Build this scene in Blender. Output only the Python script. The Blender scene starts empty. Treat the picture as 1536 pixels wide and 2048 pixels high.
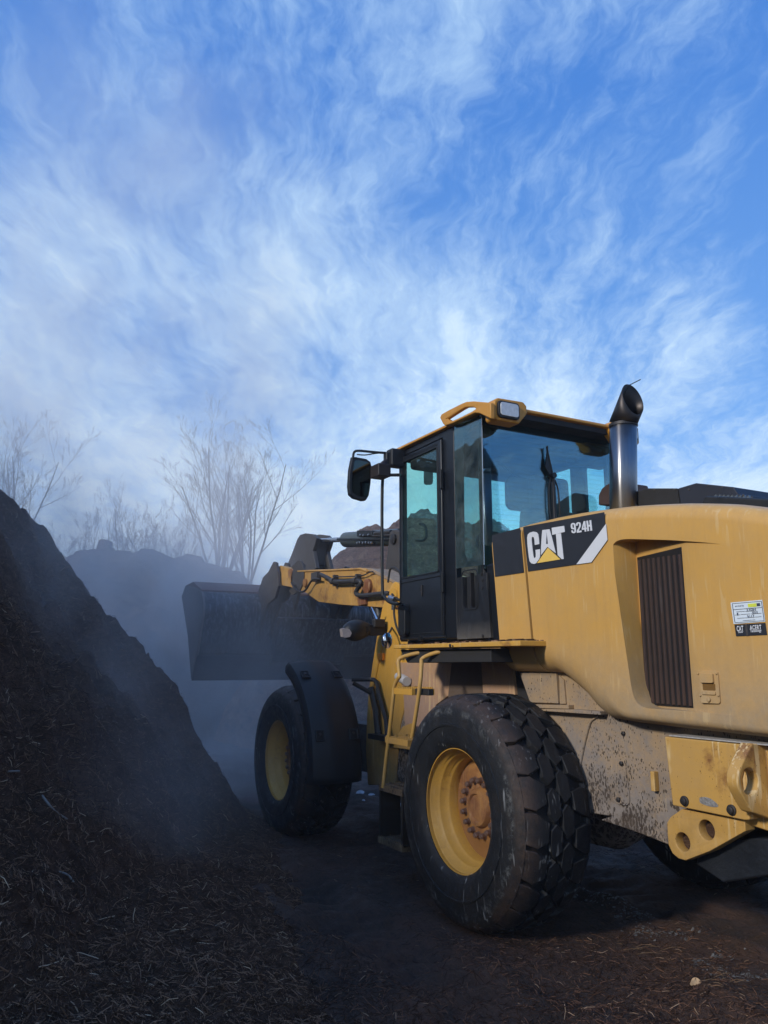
import bpy, bmesh, math, random
import numpy as np
from mathutils import Vector, Matrix
random.seed(7); rng = np.random.default_rng(11)
scene = bpy.context.scene
COL = scene.collection
rad = math.radians

# ------------------------------------------------------------------ camera frame (machine frame: +X its front, +Y its left side, rear axle over the origin)
FPX = 1565.; PIT = rad(11.131); YAW = rad(28.114)
CAM = np.array([-3.881, 3.674, 1.409])
FH = np.array([math.cos(YAW), -math.sin(YAW), 0.]); RH = np.array([-math.sin(YAW), -math.cos(YAW), 0.]); UP = np.array([0, 0, 1.])
FW = FH*math.cos(PIT)+UP*math.sin(PIT); CU = -FH*math.sin(PIT)+UP*math.cos(PIT)
def at(u, v, ax, val):
    """real point seen at photo pixel u,v lying on the plane ax=val (metres)"""
    r = FW+RH*(u-768)/FPX+CU*(1024-v)/FPX
    i = 'XYZ'.index(ax); t = (val-CAM[i])/r[i]
    return CAM+r*t
def xz(u, v, y):
    p = at(u, v, 'Y', y); return (p[0], p[2])
def rd(r, d, z=0.):          # ground coordinates: r metres to the right of the viewpoint, d metres ahead
    return np.array([CAM[0]+r*RH[0]+d*FH[0], CAM[1]+r*RH[1]+d*FH[1], z])

# ------------------------------------------------------------------ node helpers
class NT:
    def __init__(s, nt):
        s.nt = nt; s.nt.nodes.clear()
    def n(s, t, inp=None, **kw):
        nd = s.nt.nodes.new(t)
        for k, v in kw.items(): setattr(nd, k, v)
        if inp:
            for k, v in inp.items(): s.set(nd, k, v)
        return nd
    def set(s, nd, k, v):
        i = nd.inputs[k]
        if isinstance(v, bpy.types.NodeSocket): s.nt.links.new(v, i)
        elif isinstance(v, bpy.types.Node): s.nt.links.new(v.outputs[0], i)
        else:
            if hasattr(i.default_value, '__len__') and not hasattr(v, '__len__'): v = [v]*len(i.default_value)
            if hasattr(i.default_value, '__len__') and len(i.default_value) == 4 and len(v) == 3: v = tuple(v)+(1,)
            i.default_value = v
    def coord(s, out='Object', scale=(1, 1, 1), rot=(0, 0, 0), loc=(0, 0, 0)):
        tc = s.n('ShaderNodeTexCoord')
        return s.n('ShaderNodeMapping', {'Vector': tc.outputs[out], 'Scale': scale, 'Rotation': rot, 'Location': loc}).outputs[0]
    def noise(s, vec, scale, detail=6, rough=.6, dist=0.):
        return s.n('ShaderNodeTexNoise', {'Vector': vec, 'Scale': scale, 'Detail': detail, 'Roughness': rough, 'Distortion': dist}).outputs['Fac']
    def ramp(s, fac, stops, interp='LINEAR'):
        r = s.n('ShaderNodeValToRGB', {'Fac': fac}); cr = r.color_ramp; cr.interpolation = interp
        while len(cr.elements) < len(stops): cr.elements.new(.5)
        for e, (p, c) in zip(cr.elements, stops):
            e.position = p
            if not hasattr(c, '__len__'): c = (c, c, c)
            e.color = tuple(c)+(1,)
        return r.outputs['Color']
    def rng(s, v, a, b, c=0., d=1.):
        return s.n('ShaderNodeMapRange', {'Value': v, 'From Min': a, 'From Max': b, 'To Min': c, 'To Max': d}).outputs[0]
    def mix(s, fac, a, b, mode='MIX'):
        m = s.n('ShaderNodeMix', data_type='RGBA', blend_type=mode)
        s.set(m, 0, fac); s.set(m, 6, a); s.set(m, 7, b)
        return m.outputs[2]
    def math(s, op, a, b=0., c=0.):
        m = s.n('ShaderNodeMath', operation=op); s.set(m, 0, a); s.set(m, 1, b); s.set(m, 2, c)
        return m.outputs[0]
    def sep(s, v):
        return s.n('ShaderNodeSeparateXYZ', {'Vector': v}).outputs
    def bump(s, h, strength=.3, dist=.01, normal=None):
        d = {'Height': h, 'Strength': strength, 'Distance': dist}
        if normal is not None: d['Normal'] = normal
        return s.n('ShaderNodeBump', d).outputs[0]
    def out(s, sh, vol=None):
        o = s.n('ShaderNodeOutputMaterial')
        if sh is not None: s.set(o, 'Surface', sh)
        if vol is not None: s.set(o, 'Volume', vol)
def newmat(name):
    m = bpy.data.materials.new(name); m.use_nodes = True
    return m, NT(m.node_tree)
def simple(name, col, rough=.5, metal=0., bumpscale=0, bstr=.2, var=.25, vscale=9, coat=0., emis=None, spec=.5):
    m, t = newmat(name)
    v = t.coord()
    n = t.noise(v, vscale)
    c = t.mix(n, [x*(1-var) for x in col], [min(1, x*(1+var)) for x in col])
    ins = {'Base Color': c, 'Metallic': metal, 'Roughness': t.rng(n, .2, .8, max(.02, rough*.8), min(1, rough*1.25)), 'Coat Weight': coat, 'Specular IOR Level': spec}
    if bumpscale: ins['Normal'] = t.bump(t.noise(v, bumpscale), bstr)
    p = t.n('ShaderNodeBsdfPrincipled', ins)
    t.out(p); return m

YEL = (.565, .322, .086)
def paint(name, base=YEL, dust=.15, dustcol=(.30, .24, .19), low=None, scratch=.35, rust=0., speck=0., rough=.42):
    """worn machine paint; low=(z0,z1): dust thickens from z1 down to z0"""
    m, t = newmat(name)
    v = t.coord()
    big = t.noise(v, 1.6, 4, .6); fine = t.noise(v, 60, 6, .75)
    c = t.mix(t.rng(big, .3, .7), [x*.93 for x in base], [min(1, x*1.06) for x in base])
    # rain streaks of grime
    st = t.noise(t.coord(scale=(14, 14, 1.1)), 1.3, 5, .7)
    c = t.mix(t.math('MULTIPLY', t.rng(st, .5, .8), min(.34, .22+dust*.5)), c, [base[0]*.62, base[1]*.62, base[2]*.9])
    z = t.sep(v)[2]
    d = t.math('ADD', t.rng(t.noise(v, 5, 8, .75), .42, .75), t.math('MULTIPLY', t.rng(fine, .45, .7), .35))
    d = t.math('MULTIPLY', d, dust)
    if low:
        g = t.rng(z, low[1], low[0], 0., 1.)
        g = t.math('MULTIPLY', g, t.rng(t.noise(v, 9, 8, .8), .2, .75, .35, 1.25))
        d = t.math('ADD', d, g)
    d = t.n('ShaderNodeClamp', {'Value': d}).outputs[0]
    dc = t.mix(t.noise(v, 24, 6, .8), [x*.7 for x in dustcol], [x*1.3 for x in dustcol])
    c = t.mix(d, c, dc)
    if rust:
        r = t.rng(t.noise(v, 3.3, 8, .7), .62-rust*.25, .72-rust*.2)
        c = t.mix(t.math('MULTIPLY', r, .85), c, t.mix(fine, (.10, .035, .018), (.22, .09, .04)))
    # hairline scratches, two directions
    for rot, sc in (((0, .35, 0), (26, 26, 1.6)), ((0, -.6, .2), (22, 22, 2.3))):
        s1 = t.noise(t.coord(scale=sc, rot=rot), 1.7, 3, .45)
        k = t.math('MULTIPLY', t.rng(s1, .62-.05*max(0, scratch-.5), .67-.05*max(0, scratch-.5)), t.rng(t.noise(v, 3.1, 3), .42, .6))
        c = t.mix(t.math('MULTIPLY', k, min(1., scratch)), c, (.62, .46, .24) if base[0] > .1 else (.10, .10, .10))
    if speck:
        vo = t.n('ShaderNodeTexVoronoi', {'Vector': t.coord(scale=(1, 1, .6), rot=(0, .6, 0)), 'Scale': 36, 'Randomness': 1.})
        pres = t.rng(t.noise(v, 2.2, 4, .7), .40, .62)
        zz = t.rng(z, 1.15, .62, .22, 1.1)
        rad_ = t.math('MULTIPLY', t.math('MULTIPLY', pres, zz), speck*.40)
        k = t.math('LESS_THAN', t.math('ADD', vo.outputs['Distance'], t.math('MULTIPLY', t.rng(fine, .3, .7, -.5, .5), .35)), rad_)
        c = t.mix(t.math('MULTIPLY', k, .85), c, (.030, .019, .013))
        vo2 = t.n('ShaderNodeTexVoronoi', {'Vector': t.coord(scale=(1, 1, .45), rot=(0, -.7, 0)), 'Scale': 95, 'Randomness': 1.})
        k2 = t.math('LESS_THAN', t.math('ADD', vo2.outputs['Distance'], t.math('MULTIPLY', t.rng(fine, .3, .7, -.5, .5), .4)), t.math('MULTIPLY', t.math('MULTIPLY', t.rng(t.noise(v, 3.4, 5, .8), .38, .6), t.rng(z, 1.5, .62, .25, 1.1)), speck*.36))
        c = t.mix(t.math('MULTIPLY', k2, .85), c, (.026, .017, .012))
        c = t.mix(t.math('MULTIPLY', t.math('MULTIPLY', t.rng(z, .95, .62), t.rng(t.noise(v, 7, 8, .8), .45, .62)), min(1., speck*.5)), c, (.06, .042, .03))
    ro = t.rng(d, 0, .7, rough, .85)
    h = t.math('ADD', t.math('MULTIPLY', t.noise(v, 90, 5, .7), .25), t.math('MULTIPLY', d, .5))
    p = t.n('ShaderNodeBsdfPrincipled', {'Base Color': c, 'Roughness': ro, 'Specular IOR Level': .4, 'Normal': t.bump(h, .12, .004)})
    t.out(p); return m

M = {}
M['yellow'] = paint('hood_paint', dust=.22, low=(1.12, 1.60), dustcol=(.33, .25, .16), scratch=.42, rough=.34)
M['yellow_front'] = paint('arm_paint', base=(.50, .275, .06), dust=.55, dustcol=(.22, .14, .09), rust=.40, scratch=.4)
M['yellow_tower'] = paint('tower_paint', base=(.58, .31, .045), dust=.18, dustcol=(.25, .17, .09), low=(.4, 1.3), scratch=.3)
M['yellow_worn'] = paint('bumper_paint', base=(.50, .29, .075), dust=.30, dustcol=(.33, .24, .14), rust=.10, scratch=1., speck=.35)
M['yellow_roof'] = paint('roof_paint', base=(.52, .24, .032), dust=.16, dustcol=(.2, .12, .05), scratch=.15)
M['muddy'] = paint('mud_spattered_frame', base=(.40, .26, .12), dust=.8, dustcol=(.215, .185, .165), low=(.5, 1.7), speck=1.7, scratch=.2, rough=.7)
M['clay'] = paint('clay_plate', base=(.45, .26, .12), dust=.9, dustcol=(.34, .22, .16), low=(.8, 1.7), speck=.3, scratch=.5, rough=.8)
M['rim'] = paint('rim_paint', base=(.52, .29, .05), dust=.35, dustcol=(.2, .13, .07), rust=.12, scratch=.2)
M['hubrust'] = paint('hub_paint', base=(.30, .145, .045), dust=.5, dustcol=(.22, .11, .05), rust=.5, scratch=.1, rough=.7)
M['black'] = simple('black_cab_paint', (.006, .008, .012), .38, var=.4, vscale=6, bumpscale=120, bstr=.04)
M['blackdust'] = paint('dusty_black_paint', base=(.008, .010, .014), dust=.10, dustcol=(.12, .11, .10), low=(1.52, 1.70), scratch=.5, rough=.45)
M['plastic'] = simple('black_plastic', (.008, .009, .011), .5, var=.4, vscale=14, bumpscale=200, bstr=.08)
M['fender'] = paint('black_fender_plastic', base=(.008, .010, .013), dust=.18, dustcol=(.035, .030, .030), scratch=.04, rough=.5)
M['steel'] = simple('brushed_steel', (.30, .31, .34), .36, metal=1., var=.2, vscale=4)
M['darksteel'] = simple('dark_steel', (.045, .043, .045), .5, metal=.6, var=.4)
M['chrome'] = simple('chrome', (.7, .7, .72), .08, metal=1., var=.05)
M['rod'] = simple('cylinder_rod', (.42, .43, .45), .22, metal=.9, var=.1)
M['greypaint'] = simple('grey_linkage_paint', (.050, .046, .046), .6, var=.35, vscale=8, bumpscale=60)
M['hose'] = simple('rubber_hose', (.028, .026, .026), .55, var=.3)
M['white'] = simple('sign_white', (.62, .64, .68), .45, var=.06)
M['cream'] = simple('sign_yellow', (.75, .50, .11), .45, var=.08)
M['decal'] = simple('sign_black', (.022, .025, .032), .42, var=.25, vscale=30)
M['paper'] = simple('paper_label', (.62, .70, .78), .5, var=.04)
M['ink'] = simple('label_ink', (.05, .06, .09), .6, var=.1)
M['inklime'] = simple('label_lime', (.62, .68, .08), .5, var=.05)
M['amber'] = simple('amber_lens', (.95, .30, .02), .4, var=.1)
M['lens'] = simple('lamp_lens', (.50, .52, .55), .15, var=.3, vscale=40, coat=1.)
def brushed():
    m, t = newmat('brushed_steel_pipe')
    tg = t.n('ShaderNodeTangent', direction_type='RADIAL', axis='Z')
    v = t.coord(); st = t.noise(t.coord(scale=(30, 30, 1.5)), 2, 5, .6)
    t.out(t.n('ShaderNodeBsdfPrincipled', {'Base Color': t.mix(st, (.20, .20, .21), (.36, .36, .38)), 'Metallic': 1., 'Roughness': .33, 'Anisotropic': .85, 'Anisotropic Rotation': .25, 'Tangent': tg}))
    return m
M['pipe'] = brushed()
M['seat'] = simple('seat_fabric', (.05, .052, .055), .9, var=.2)
M['interior'] = simple('cab_interior', (.018, .018, .02), .8, var=.2)
M['louver'] = paint('grille_louvers', base=(.035, .02, .016), dust=.45, dustcol=(.075, .042, .03), low=(1.1, 1.42), scratch=.2, rough=.6)
M['mirror'] = simple('mirror_glass', (.07, .09, .085), .03, metal=1., var=.05)  # dark green of the mirrored surroundings put into the base colour
M['white_tube'] = simple('white_hydraulic_tube', (.5, .48, .46), .5, var=.1)

def glass(name, tint, refl, lines=False, dirt=.03):
    m, t = newmat(name)
    tr = t.n('ShaderNodeBsdfTransparent', {'Color': tint})
    gl = t.n('ShaderNodeBsdfGlossy', {'Color': (.62, .88, 1.), 'Roughness': .015})
    ge_ = t.n('ShaderNodeNewGeometry')
    dt = t.n('ShaderNodeVectorMath', {0: ge_.outputs['Incoming'], 1: ge_.outputs['Normal']}, operation='DOT_PRODUCT').outputs['Value']
    f = t.math('POWER', t.math('SUBTRACT', 1., t.math('ABSOLUTE', dt)), 5.)
    f = t.math('ADD', t.math('MULTIPLY', f, .96), .04+refl)
    sh = t.n('ShaderNodeMixShader', {'Fac': f, 1: tr, 2: gl})
    v = t.coord()
    df = t.n('ShaderNodeBsdfDiffuse', {'Color': (.3, .33, .33)})
    k = t.math('MULTIPLY', t.rng(t.noise(v, 7, 8, .8), .35, .8), dirt*2)
    if lines:
        z = t.sep(v)[2]
        w = t.math('FRACT', t.math('MULTIPLY', z, 30.))
        k = t.math('ADD', k, t.math('MULTIPLY', t.math('LESS_THAN', w, .09), .10))
    sh = t.n('ShaderNodeMixShader', {'Fac': k, 1: sh, 2: df})
    t.out(sh); return m
M['glass'] = glass('tinted_green_glass', (.80, .97, .94), .01)
M['glass_rear'] = glass('tinted_rear_glass', (.66, .90, .95), .13, lines=True)
M['glass_side'] = glass('frosted_side_glass', (.62, .80, .78), .08, dirt=.10)

def tyre_mat():
    m, t = newmat('tyre_rubber')
    v = t.coord()
    c = t.mix(t.noise(v, 12, 8, .7), (.005, .006, .008), (.016, .018, .022))
    d = t.rng(t.noise(v, 4.5, 9, .8), .50, .68)
    c = t.mix(t.math('MULTIPLY', d, .55), c, t.mix(t.noise(v, 50, 5, .8), (.010, .006, .005), (.045, .036, .03)))
    for rot in ((.3, .9, .2), (1.1, .2, 1.3), (.1, 2.2, .7)):
        s1 = t.noise(t.coord(scale=(40, 40, 3.5), rot=rot), 1., 3, .5)
        k = t.math('MULTIPLY', t.rng(s1, .665, .70), t.rng(t.noise(v, 6, 2), .42, .6))
        c = t.mix(t.math('MULTIPLY', k, .8), c, (.20, .21, .22))
    xyz_ = t.sep(v); rr_ = t.math('SQRT', t.math('ADD', t.math('MULTIPLY', xyz_[0], xyz_[0]), t.math('MULTIPLY', xyz_[2], xyz_[2])))
    yo_ = t.rng(xyz_[1], -.10, -.02)
    cake = t.math('MULTIPLY', t.math('MULTIPLY', t.rng(rr_, .545, .60), yo_), t.rng(t.noise(v, 9, 8, .8), .34, .56))
    c = t.mix(t.math('MULTIPLY', cake, .85), c, t.mix(t.noise(v, 60, 6, .8), (.012, .007, .005), (.10, .062, .045)))
    ring_ = t.math('MULTIPLY', t.rng(rr_, .565, .545), t.rng(rr_, .50, .54))
    c = t.mix(t.math('MULTIPLY', t.math('MULTIPLY', ring_, yo_), t.rng(t.noise(v, 16, 8, .8), .5, .66, 0., .7)), c, (.16, .165, .165))
    p = t.n('ShaderNodeBsdfPrincipled', {'Base Color': c, 'Roughness': t.rng(t.noise(v, 20), .3, .7, .42, .72), 'Specular IOR Level': .3,
        'Normal': t.bump(t.noise(v, 70, 8, .8), .5, .008)})
    t.out(p); return m
M['tyre'] = tyre_mat()

def bucket_mat():
    m, t = newmat('worn_bucket_steel')
    v = t.coord()
    c = t.mix(t.noise(v, 6, 8, .7), (.022, .025, .032), (.055, .06, .07))
    st = t.noise(t.coord(scale=(9, 9, 1.)), 3, 5, .8)
    z = t.sep(v)[2]
    c = t.mix(t.math('MULTIPLY', t.rng(st, .48, .70), t.rng(z, 1.4, 2.1, .15, .9)), c, (.26, .27, .30))
    c = t.mix(t.math('MULTIPLY', t.rng(z, 2.26, 2.36), .8), c, (.15, .085, .07))
    p = t.n('ShaderNodeBsdfPrincipled', {'Base Color': c, 'Roughness': .55, 'Metallic': .35, 'Normal': t.bump(t.noise(v, 40, 6, .8), .3, .01)})
    t.out(p); return m
M['bucket'] = bucket_mat()

def soil(name, a, b, c3, scale=1., wet=.0, bs=.8, bd=.03, mottle=0.):
    m, t = newmat(name)
    v = t.coord()
    n1 = t.noise(v, 1.1*scale, 8, .65); n2 = t.noise(v, 30*scale, 8, .8)
    fib = t.noise(t.coord(scale=(6, 40, 30), rot=(.3, .5, .8)), 2.2*scale, 6, .75, .6)
    fib2 = t.noise(t.coord(scale=(40, 6, 24), rot=(.8, .2, .4)), 2.0*scale, 6, .75, .6)
    c = t.mix(t.rng(n1, .35, .65), a, b)
    c = t.mix(t.rng(fib, .56, .72), c, c3)
    c = t.mix(t.rng(fib2, .58, .74), c, [x*.8 for x in c3])
    c = t.mix(t.rng(n2, .5, .25), c, [x*.35 for x in a])
    if mottle:
        mt = t.noise(t.coord(scale=(1, 1, 2.0), rot=(.4, .3, .2)), 3.0 if mottle > .5 else 6., 9, .8, 1.2)
        c = t.mix(t.math('MULTIPLY', t.rng(mt, .52, .66), mottle), c, c3)
        c = t.mix(t.math('MULTIPLY', t.rng(mt, .48, .36), mottle), c, [x*.3 for x in a])
    ro = t.rng(t.noise(v, 1.7*scale, 6, .7), .45, .62, .95, .95-wet)
    h = t.math('ADD', t.math('MULTIPLY', n2, .7), t.math('MULTIPLY', t.math('ADD', fib, fib2), .6))
    p = t.n('ShaderNodeBsdfPrincipled', {'Base Color': c, 'Roughness': ro, 'Specular IOR Level': .25+wet*.4, 'Normal': t.bump(h, bs, bd)})
    t.out(p); return m
M['compost'] = soil('dark_compost', (.068, .036, .022), (.125, .068, .043), (.25, .155, .10), bs=1., mottle=.45)
M['groundm'] = soil('packed_black_ground', (.030, .022, .019), (.115, .058, .038), (.15, .088, .062), wet=.45, bs=1.)
M['mound'] = soil('far_compost', (.06, .042, .034), (.10, .07, .054), (.16, .12, .09), scale=.5, bd=.08)
M['bark'] = soil('brown_bark', (.30, .145, .085), (.46, .235, .145), (.70, .46, .30), scale=.6, bs=1., bd=.35, mottle=1.)
def fibre_mat(name, dark, light, bright):
    m, t = newmat(name)
    g = t.n('ShaderNodeNewGeometry')
    c = t.ramp(g.outputs['Random Per Island'], [(0, dark), (.55, dark), (.85, light), (.97, light), (1., bright)])
    p = t.n('ShaderNodeBsdfPrincipled', {'Base Color': c, 'Roughness': .85, 'Specular IOR Level': .2})
    t.out(p); return m
M['fibre'] = fibre_mat('mulch_fibres', (.055, .030, .019), (.27, .16, .10), (.60, .46, .31))
M['fibre_dark'] = fibre_mat('ground_fibres', (.035, .018, .012), (.16, .085, .055), (.42, .29, .19))
M['straw'] = simple('straw', (.20, .12, .06), .8, var=.4, vscale=50)
M['snow'] = simple('dirty_snow', (.42, .45, .50), .5, var=.45, vscale=30, bumpscale=60, bstr=.5)
M['ice'] = simple('thin_ice', (.12, .12, .125), .45, var=.8, vscale=14, bumpscale=30, bstr=.6)
M['treebark'] = simple('pale_tree_bark', (.19, .175, .16), .85, var=.25, vscale=2)
M['chunk'] = simple('wood_chunk', (.42, .29, .17), .8, var=.3, vscale=40)

# ------------------------------------------------------------------ mesh helpers
class MB:
    def __init__(s): s.v = []; s.f = []
    def add(s, V, F):
        o = len(s.v); s.v += [tuple(map(float, p)) for p in V]; s.f += [tuple(i+o for i in f) for f in F]; return s
    def box(s, a, b, c=None):
        (x0, y0, z0), (x1, y1, z1) = a, b
        V = [(x0, y0, z0), (x1, y0, z0), (x1, y1, z0), (x0, y1, z0), (x0, y0, z1), (x1, y0, z1), (x1, y1, z1), (x0, y1, z1)]
        return s.add(V, [(0, 3, 2, 1), (4, 5, 6, 7), (0, 1, 5, 4), (1, 2, 6, 5), (2, 3, 7, 6), (3, 0, 4, 7)])
    def prism(s, poly, y0, y1, ax='Y'):
        """polygon (two coordinates) extruded along ax"""
        n = len(poly)
        def P(a, b, h): return {'Y': (a, h, b), 'X': (h, a, b), 'Z': (a, b, h)}[ax]
        V = [P(a, b, y0) for a, b in poly]+[P(a, b, y1) for a, b in poly]
        F = [tuple(range(n)), tuple(range(2*n-1, n-1, -1))]+[(i, (i+1) % n, (i+1) % n+n, i+n) for i in range(n)]
        return s.add(V, F)
    def tube(s, pts, r, n=10, cap=True):
        pts = [Vector(p) for p in pts]; m = len(pts)
        if not hasattr(r, '__len__'): r = [r]*m
        V = []; up = None
        for i, p in enumerate(pts):
            t = (pts[min(i+1, m-1)]-pts[max(i-1, 0)])
            if t.length < 1e-9: t = Vector((0, 0, 1))
            t.normalize()
            if up is None:
                up = Vector((0, 0, 1)) if abs(t.z) < .9 else Vector((1, 0, 0))
            a = (up-t*up.dot(t)); a.normalize(); up = a; b = t.cross(a)
            for k in range(n):
                an = 2*math.pi*k/n
                V.append(p+(a*math.cos(an)+b*math.sin(an))*r[i])
        F = [(i*n+k, i*n+(k+1) % n, (i+1)*n+(k+1) % n, (i+1)*n+k) for i in range(m-1) for k in range(n)]
        if cap: F += [tuple(range(n-1, -1, -1)), tuple(range((m-1)*n, m*n))]
        return s.add(V, F)
    def lathe(s, prof, c, ax='Y', n=48, closed=False):
        """prof: (along, radius) pairs; revolved about axis ax through c"""
        V = []; m = len(prof)
        for h, r in prof:
            for k in range(n):
                a = 2*math.pi*k/n; p, q = r*math.cos(a), r*math.sin(a)
                V.append({'Y': (c[0]+p, c[1]+h, c[2]+q), 'X': (c[0]+h, c[1]+p, c[2]+q), 'Z': (c[0]+p, c[1]+q, c[2]+h)}[ax])
        F = [(i*n+k, i*n+(k+1) % n, (i+1)*n+(k+1) % n, (i+1)*n+k) for i in range(m-1) for k in range(n)]
        if closed: F += [((m-1)*n+k, (m-1)*n+(k+1) % n, (k+1) % n, k) for k in range(n)]
        else: F += [tuple(range(n-1, -1, -1)), tuple(range((m-1)*n, m*n))]
        return s.add(V, F)
    def grid(s, P):
        """P[i][j] points"""
        m, n = len(P), len(P[0])
        return s.add([p for row in P for p in row], [(i*n+j, i*n+j+1, (i+1)*n+j+1, (i+1)*n+j) for i in range(m-1) for j in range(n-1)])
    def build(s, name, mat, parent=None, bevel=0., seg=2, ang=35, smooth=True, solid=0., sub=0):
        me = bpy.data.meshes.new(name); me.from_pydata(s.v, [], s.f); me.validate()
        bm = bmesh.new(); bm.from_mesh(me); bmesh.ops.recalc_face_normals(bm, faces=bm.faces); bm.to_mesh(me); bm.free()
        if smooth:
            me.shade_smooth(); me.set_sharp_from_angle(angle=rad(ang))
        o = bpy.data.objects.new(name, me); COL.objects.link(o)
        if mat: me.materials.append(mat if not isinstance(mat, str) else M[mat])
        if parent: o.parent = parent
        if solid:
            k = o.modifiers.new('solid', 'SOLIDIFY'); k.thickness = solid; k.offset = -1
        if sub:
            k = o.modifiers.new('sub', 'SUBSURF'); k.levels = sub; k.render_levels = sub
        if bevel:
            k = o.modifiers.new('bevel', 'BEVEL'); k.width = bevel; k.segments = seg; k.limit_method = 'ANGLE'; k.angle_limit = rad(30); k.harden_normals = True
        return o
def empty(name, loc, label, cat, group=None, kind=None):
    o = bpy.data.objects.new(name, None); COL.objects.link(o); o.location = loc; o.empty_display_size = .2
    tag(o, label, cat, group, kind); return o
def tag(o, label=None, cat=None, group=None, kind=None):
    if label: o['label'] = label
    if cat: o['category'] = cat
    if group: o['group'] = group
    if kind: o['kind'] = kind
    return o
def boolean(o, cutters, op='DIFFERENCE'):
    for c in cutters:
        k = o.modifiers.new('b', 'BOOLEAN'); k.operation = op; k.object = c; k.solver = 'EXACT'
    bpy.context.view_layer.update()
    dg = bpy.context.evaluated_depsgraph_get()
    me = bpy.data.meshes.new_from_object(o.evaluated_get(dg))
    o.modifiers.clear(); old = o.data; o.data = me; me.name = o.name
    for c in cutters: bpy.data.objects.remove(c)
    return o
def rrect(x0, z0, x1, z1, r, n=5):
    pts = []
    for cx, cz, a0 in ((x1-r, z1-r, 0), (x0+r, z1-r, 90), (x0+r, z0+r, 180), (x1-r, z0+r, 270)):
        for k in range(n+1):
            a = rad(a0+90*k/n); pts.append((cx+r*math.cos(a), cz+r*math.sin(a)))
    return pts
def spline(pts, n=6):
    """Catmull-Rom through points"""
    P = [np.array(p, float) for p in pts]; out = []
    for i in range(len(P)-1):
        p0, p1, p2, p3 = P[max(i-1, 0)], P[i], P[i+1], P[min(i+2, len(P)-1)]
        for k in range(n):
            t = k/n
            out.append(.5*((2*p1)+(p2-p0)*t+(2*p0-5*p1+4*p2-p3)*t*t+(3*p1-p0-3*p2+p3)*t**3))
    out.append(P[-1]); return out
def text2d(s, size, bold=0., cond=1., track=1.):
    cu = bpy.data.curves.new('t', 'FONT'); cu.body = s; cu.size = size; cu.offset = bold; cu.space_character = 1+bold*5; cu.resolution_u = 3
    o = bpy.data.objects.new('t', cu); COL.objects.link(o); bpy.context.view_layer.update()
    me = bpy.data.meshes.new_from_object(o.evaluated_get(bpy.context.evaluated_depsgraph_get()))
    V = [(v.co.x*cond, v.co.y) for v in me.vertices]; F = [tuple(p.vertices) for p in me.polygons]
    bpy.data.objects.remove(o); bpy.data.curves.remove(cu); bpy.data.meshes.remove(me)
    return V, F

# ================================================================== THE LOADER
L = empty('wheel_loader', (0, 0, 0), 'yellow wheel loader with black cab and raised bucket in the steam', 'wheel loader')
def P(name, mb, mat, parent=L, **k): return mb.build(name, mat, parent, **k)

# ---- hood: sections along the machine, side plane at Y = YH
YH = .82
def shear(x, z):
    f = min(1, max(0, (x+1.0)/.6)); return x+.088*(z-2.2)*f
top_px = [(983, 1063), (1000, 1056), (1047, 1041), (1100, 1028), (1150, 1018), (1200, 1011), (1240, 1006), (1300, 1002), (1360, 1000), (1400, 1000.5), (1440, 1001.5), (1470, 1003.5), (1500, 1008)]
TOP = [xz(u, v+5, YH) for u, v in top_px]
def ztop(x):
    xs = [p[0] for p in TOP][::-1]; zs = [p[1] for p in TOP][::-1]
    z = float(np.interp(x, xs, zs))
    if x < -1.78: z -= .30*(-1.78-x)+1.1*max(0, -1.86-x)**1.5
    return z
arc_out = [(1030, 1291), (1050, 1292), (1075, 1294), (1095, 1298), (1115, 1304), (1135, 1313), (1155, 1328), (1175, 1347), (1195, 1370), (1215, 1397), (1230, 1413), (1248, 1424), (1270, 1429), (1300, 1432), (1400, 1443), (1536, 1459)]
ARC = [xz(u, v, YH) for u, v in arc_out]; ARC.append((-2.35, ARC[-1][1]-.01))
arc_in = [(1041, 1343), (1112, 1345), (1131, 1357), (1153, 1376), (1175, 1394), (1202, 1425), (1222, 1437), (1245, 1440), (1300, 1447), (1400, 1459), (1536, 1474)]
ARI = [xz(u, v, .71) for u, v in arc_in]; ARI.append((-2.35, ARI[-1][1]-.01))
def zarc(x, A):
    xs = [p[0] for p in A][::-1]; zs = [p[1] for p in A][::-1]
    return float(np.interp(x, xs, zs))
def hood_section(x, x_end_round=0.):
    zt, zb, zi = ztop(x), zarc(x, ARC), zarc(x, ARI)
    r = .075; yo = YH
    # plan rounding of the tail
    if x < -1.9: yo = YH-.9*(-1.9-x)**1.7
    pts = [(.0, zi), (yo-.13, zi)]
    for k in range(1, 6):       # rolled lower lip
        a = k/6*math.pi/2
        pts.append((yo-.13+.13*math.sin(a), zb-(zb-zi)*math.cos(a)**1.0))
    for k in range(0, 9):       # flat side
        pts.append((yo, zb+.005+(zt-r-zb-.005)*k/8))
    for k in range(1, 8):       # rounded shoulder
        a = k/8*math.pi/2
        pts.append((yo-r+r*math.cos(a), zt-r+r*math.sin(a)))
    for y in (yo-r-.02, yo-.2, yo-.4, .2): pts.append((y, zt+.012*(1-(y/yo)**2)+.003))
    pts.append((0, zt+.014))
    return pts
def hood_solid(name, xs, mat):
    rows = []
    for x in xs:
        h = hood_section(x); full = h+[(-y, z) for y, z in h[-2:0:-1]]
        rows.append([(shear(x, z) , y, z) for y, z in full])
    mb = MB(); n = len(rows[0]); m = len(rows)
    V = [p for r_ in rows for p in r_]
    F = [(i*n+j, i*n+(j+1) % n, (i+1)*n+(j+1) % n, (i+1)*n+j) for i in range(m-1) for j in range(n)]
    F += [tuple(range(n)), tuple(range((m-1)*n, m*n))]
    mb.add(V, F); return P(name, mb, mat, ang=40)
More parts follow.
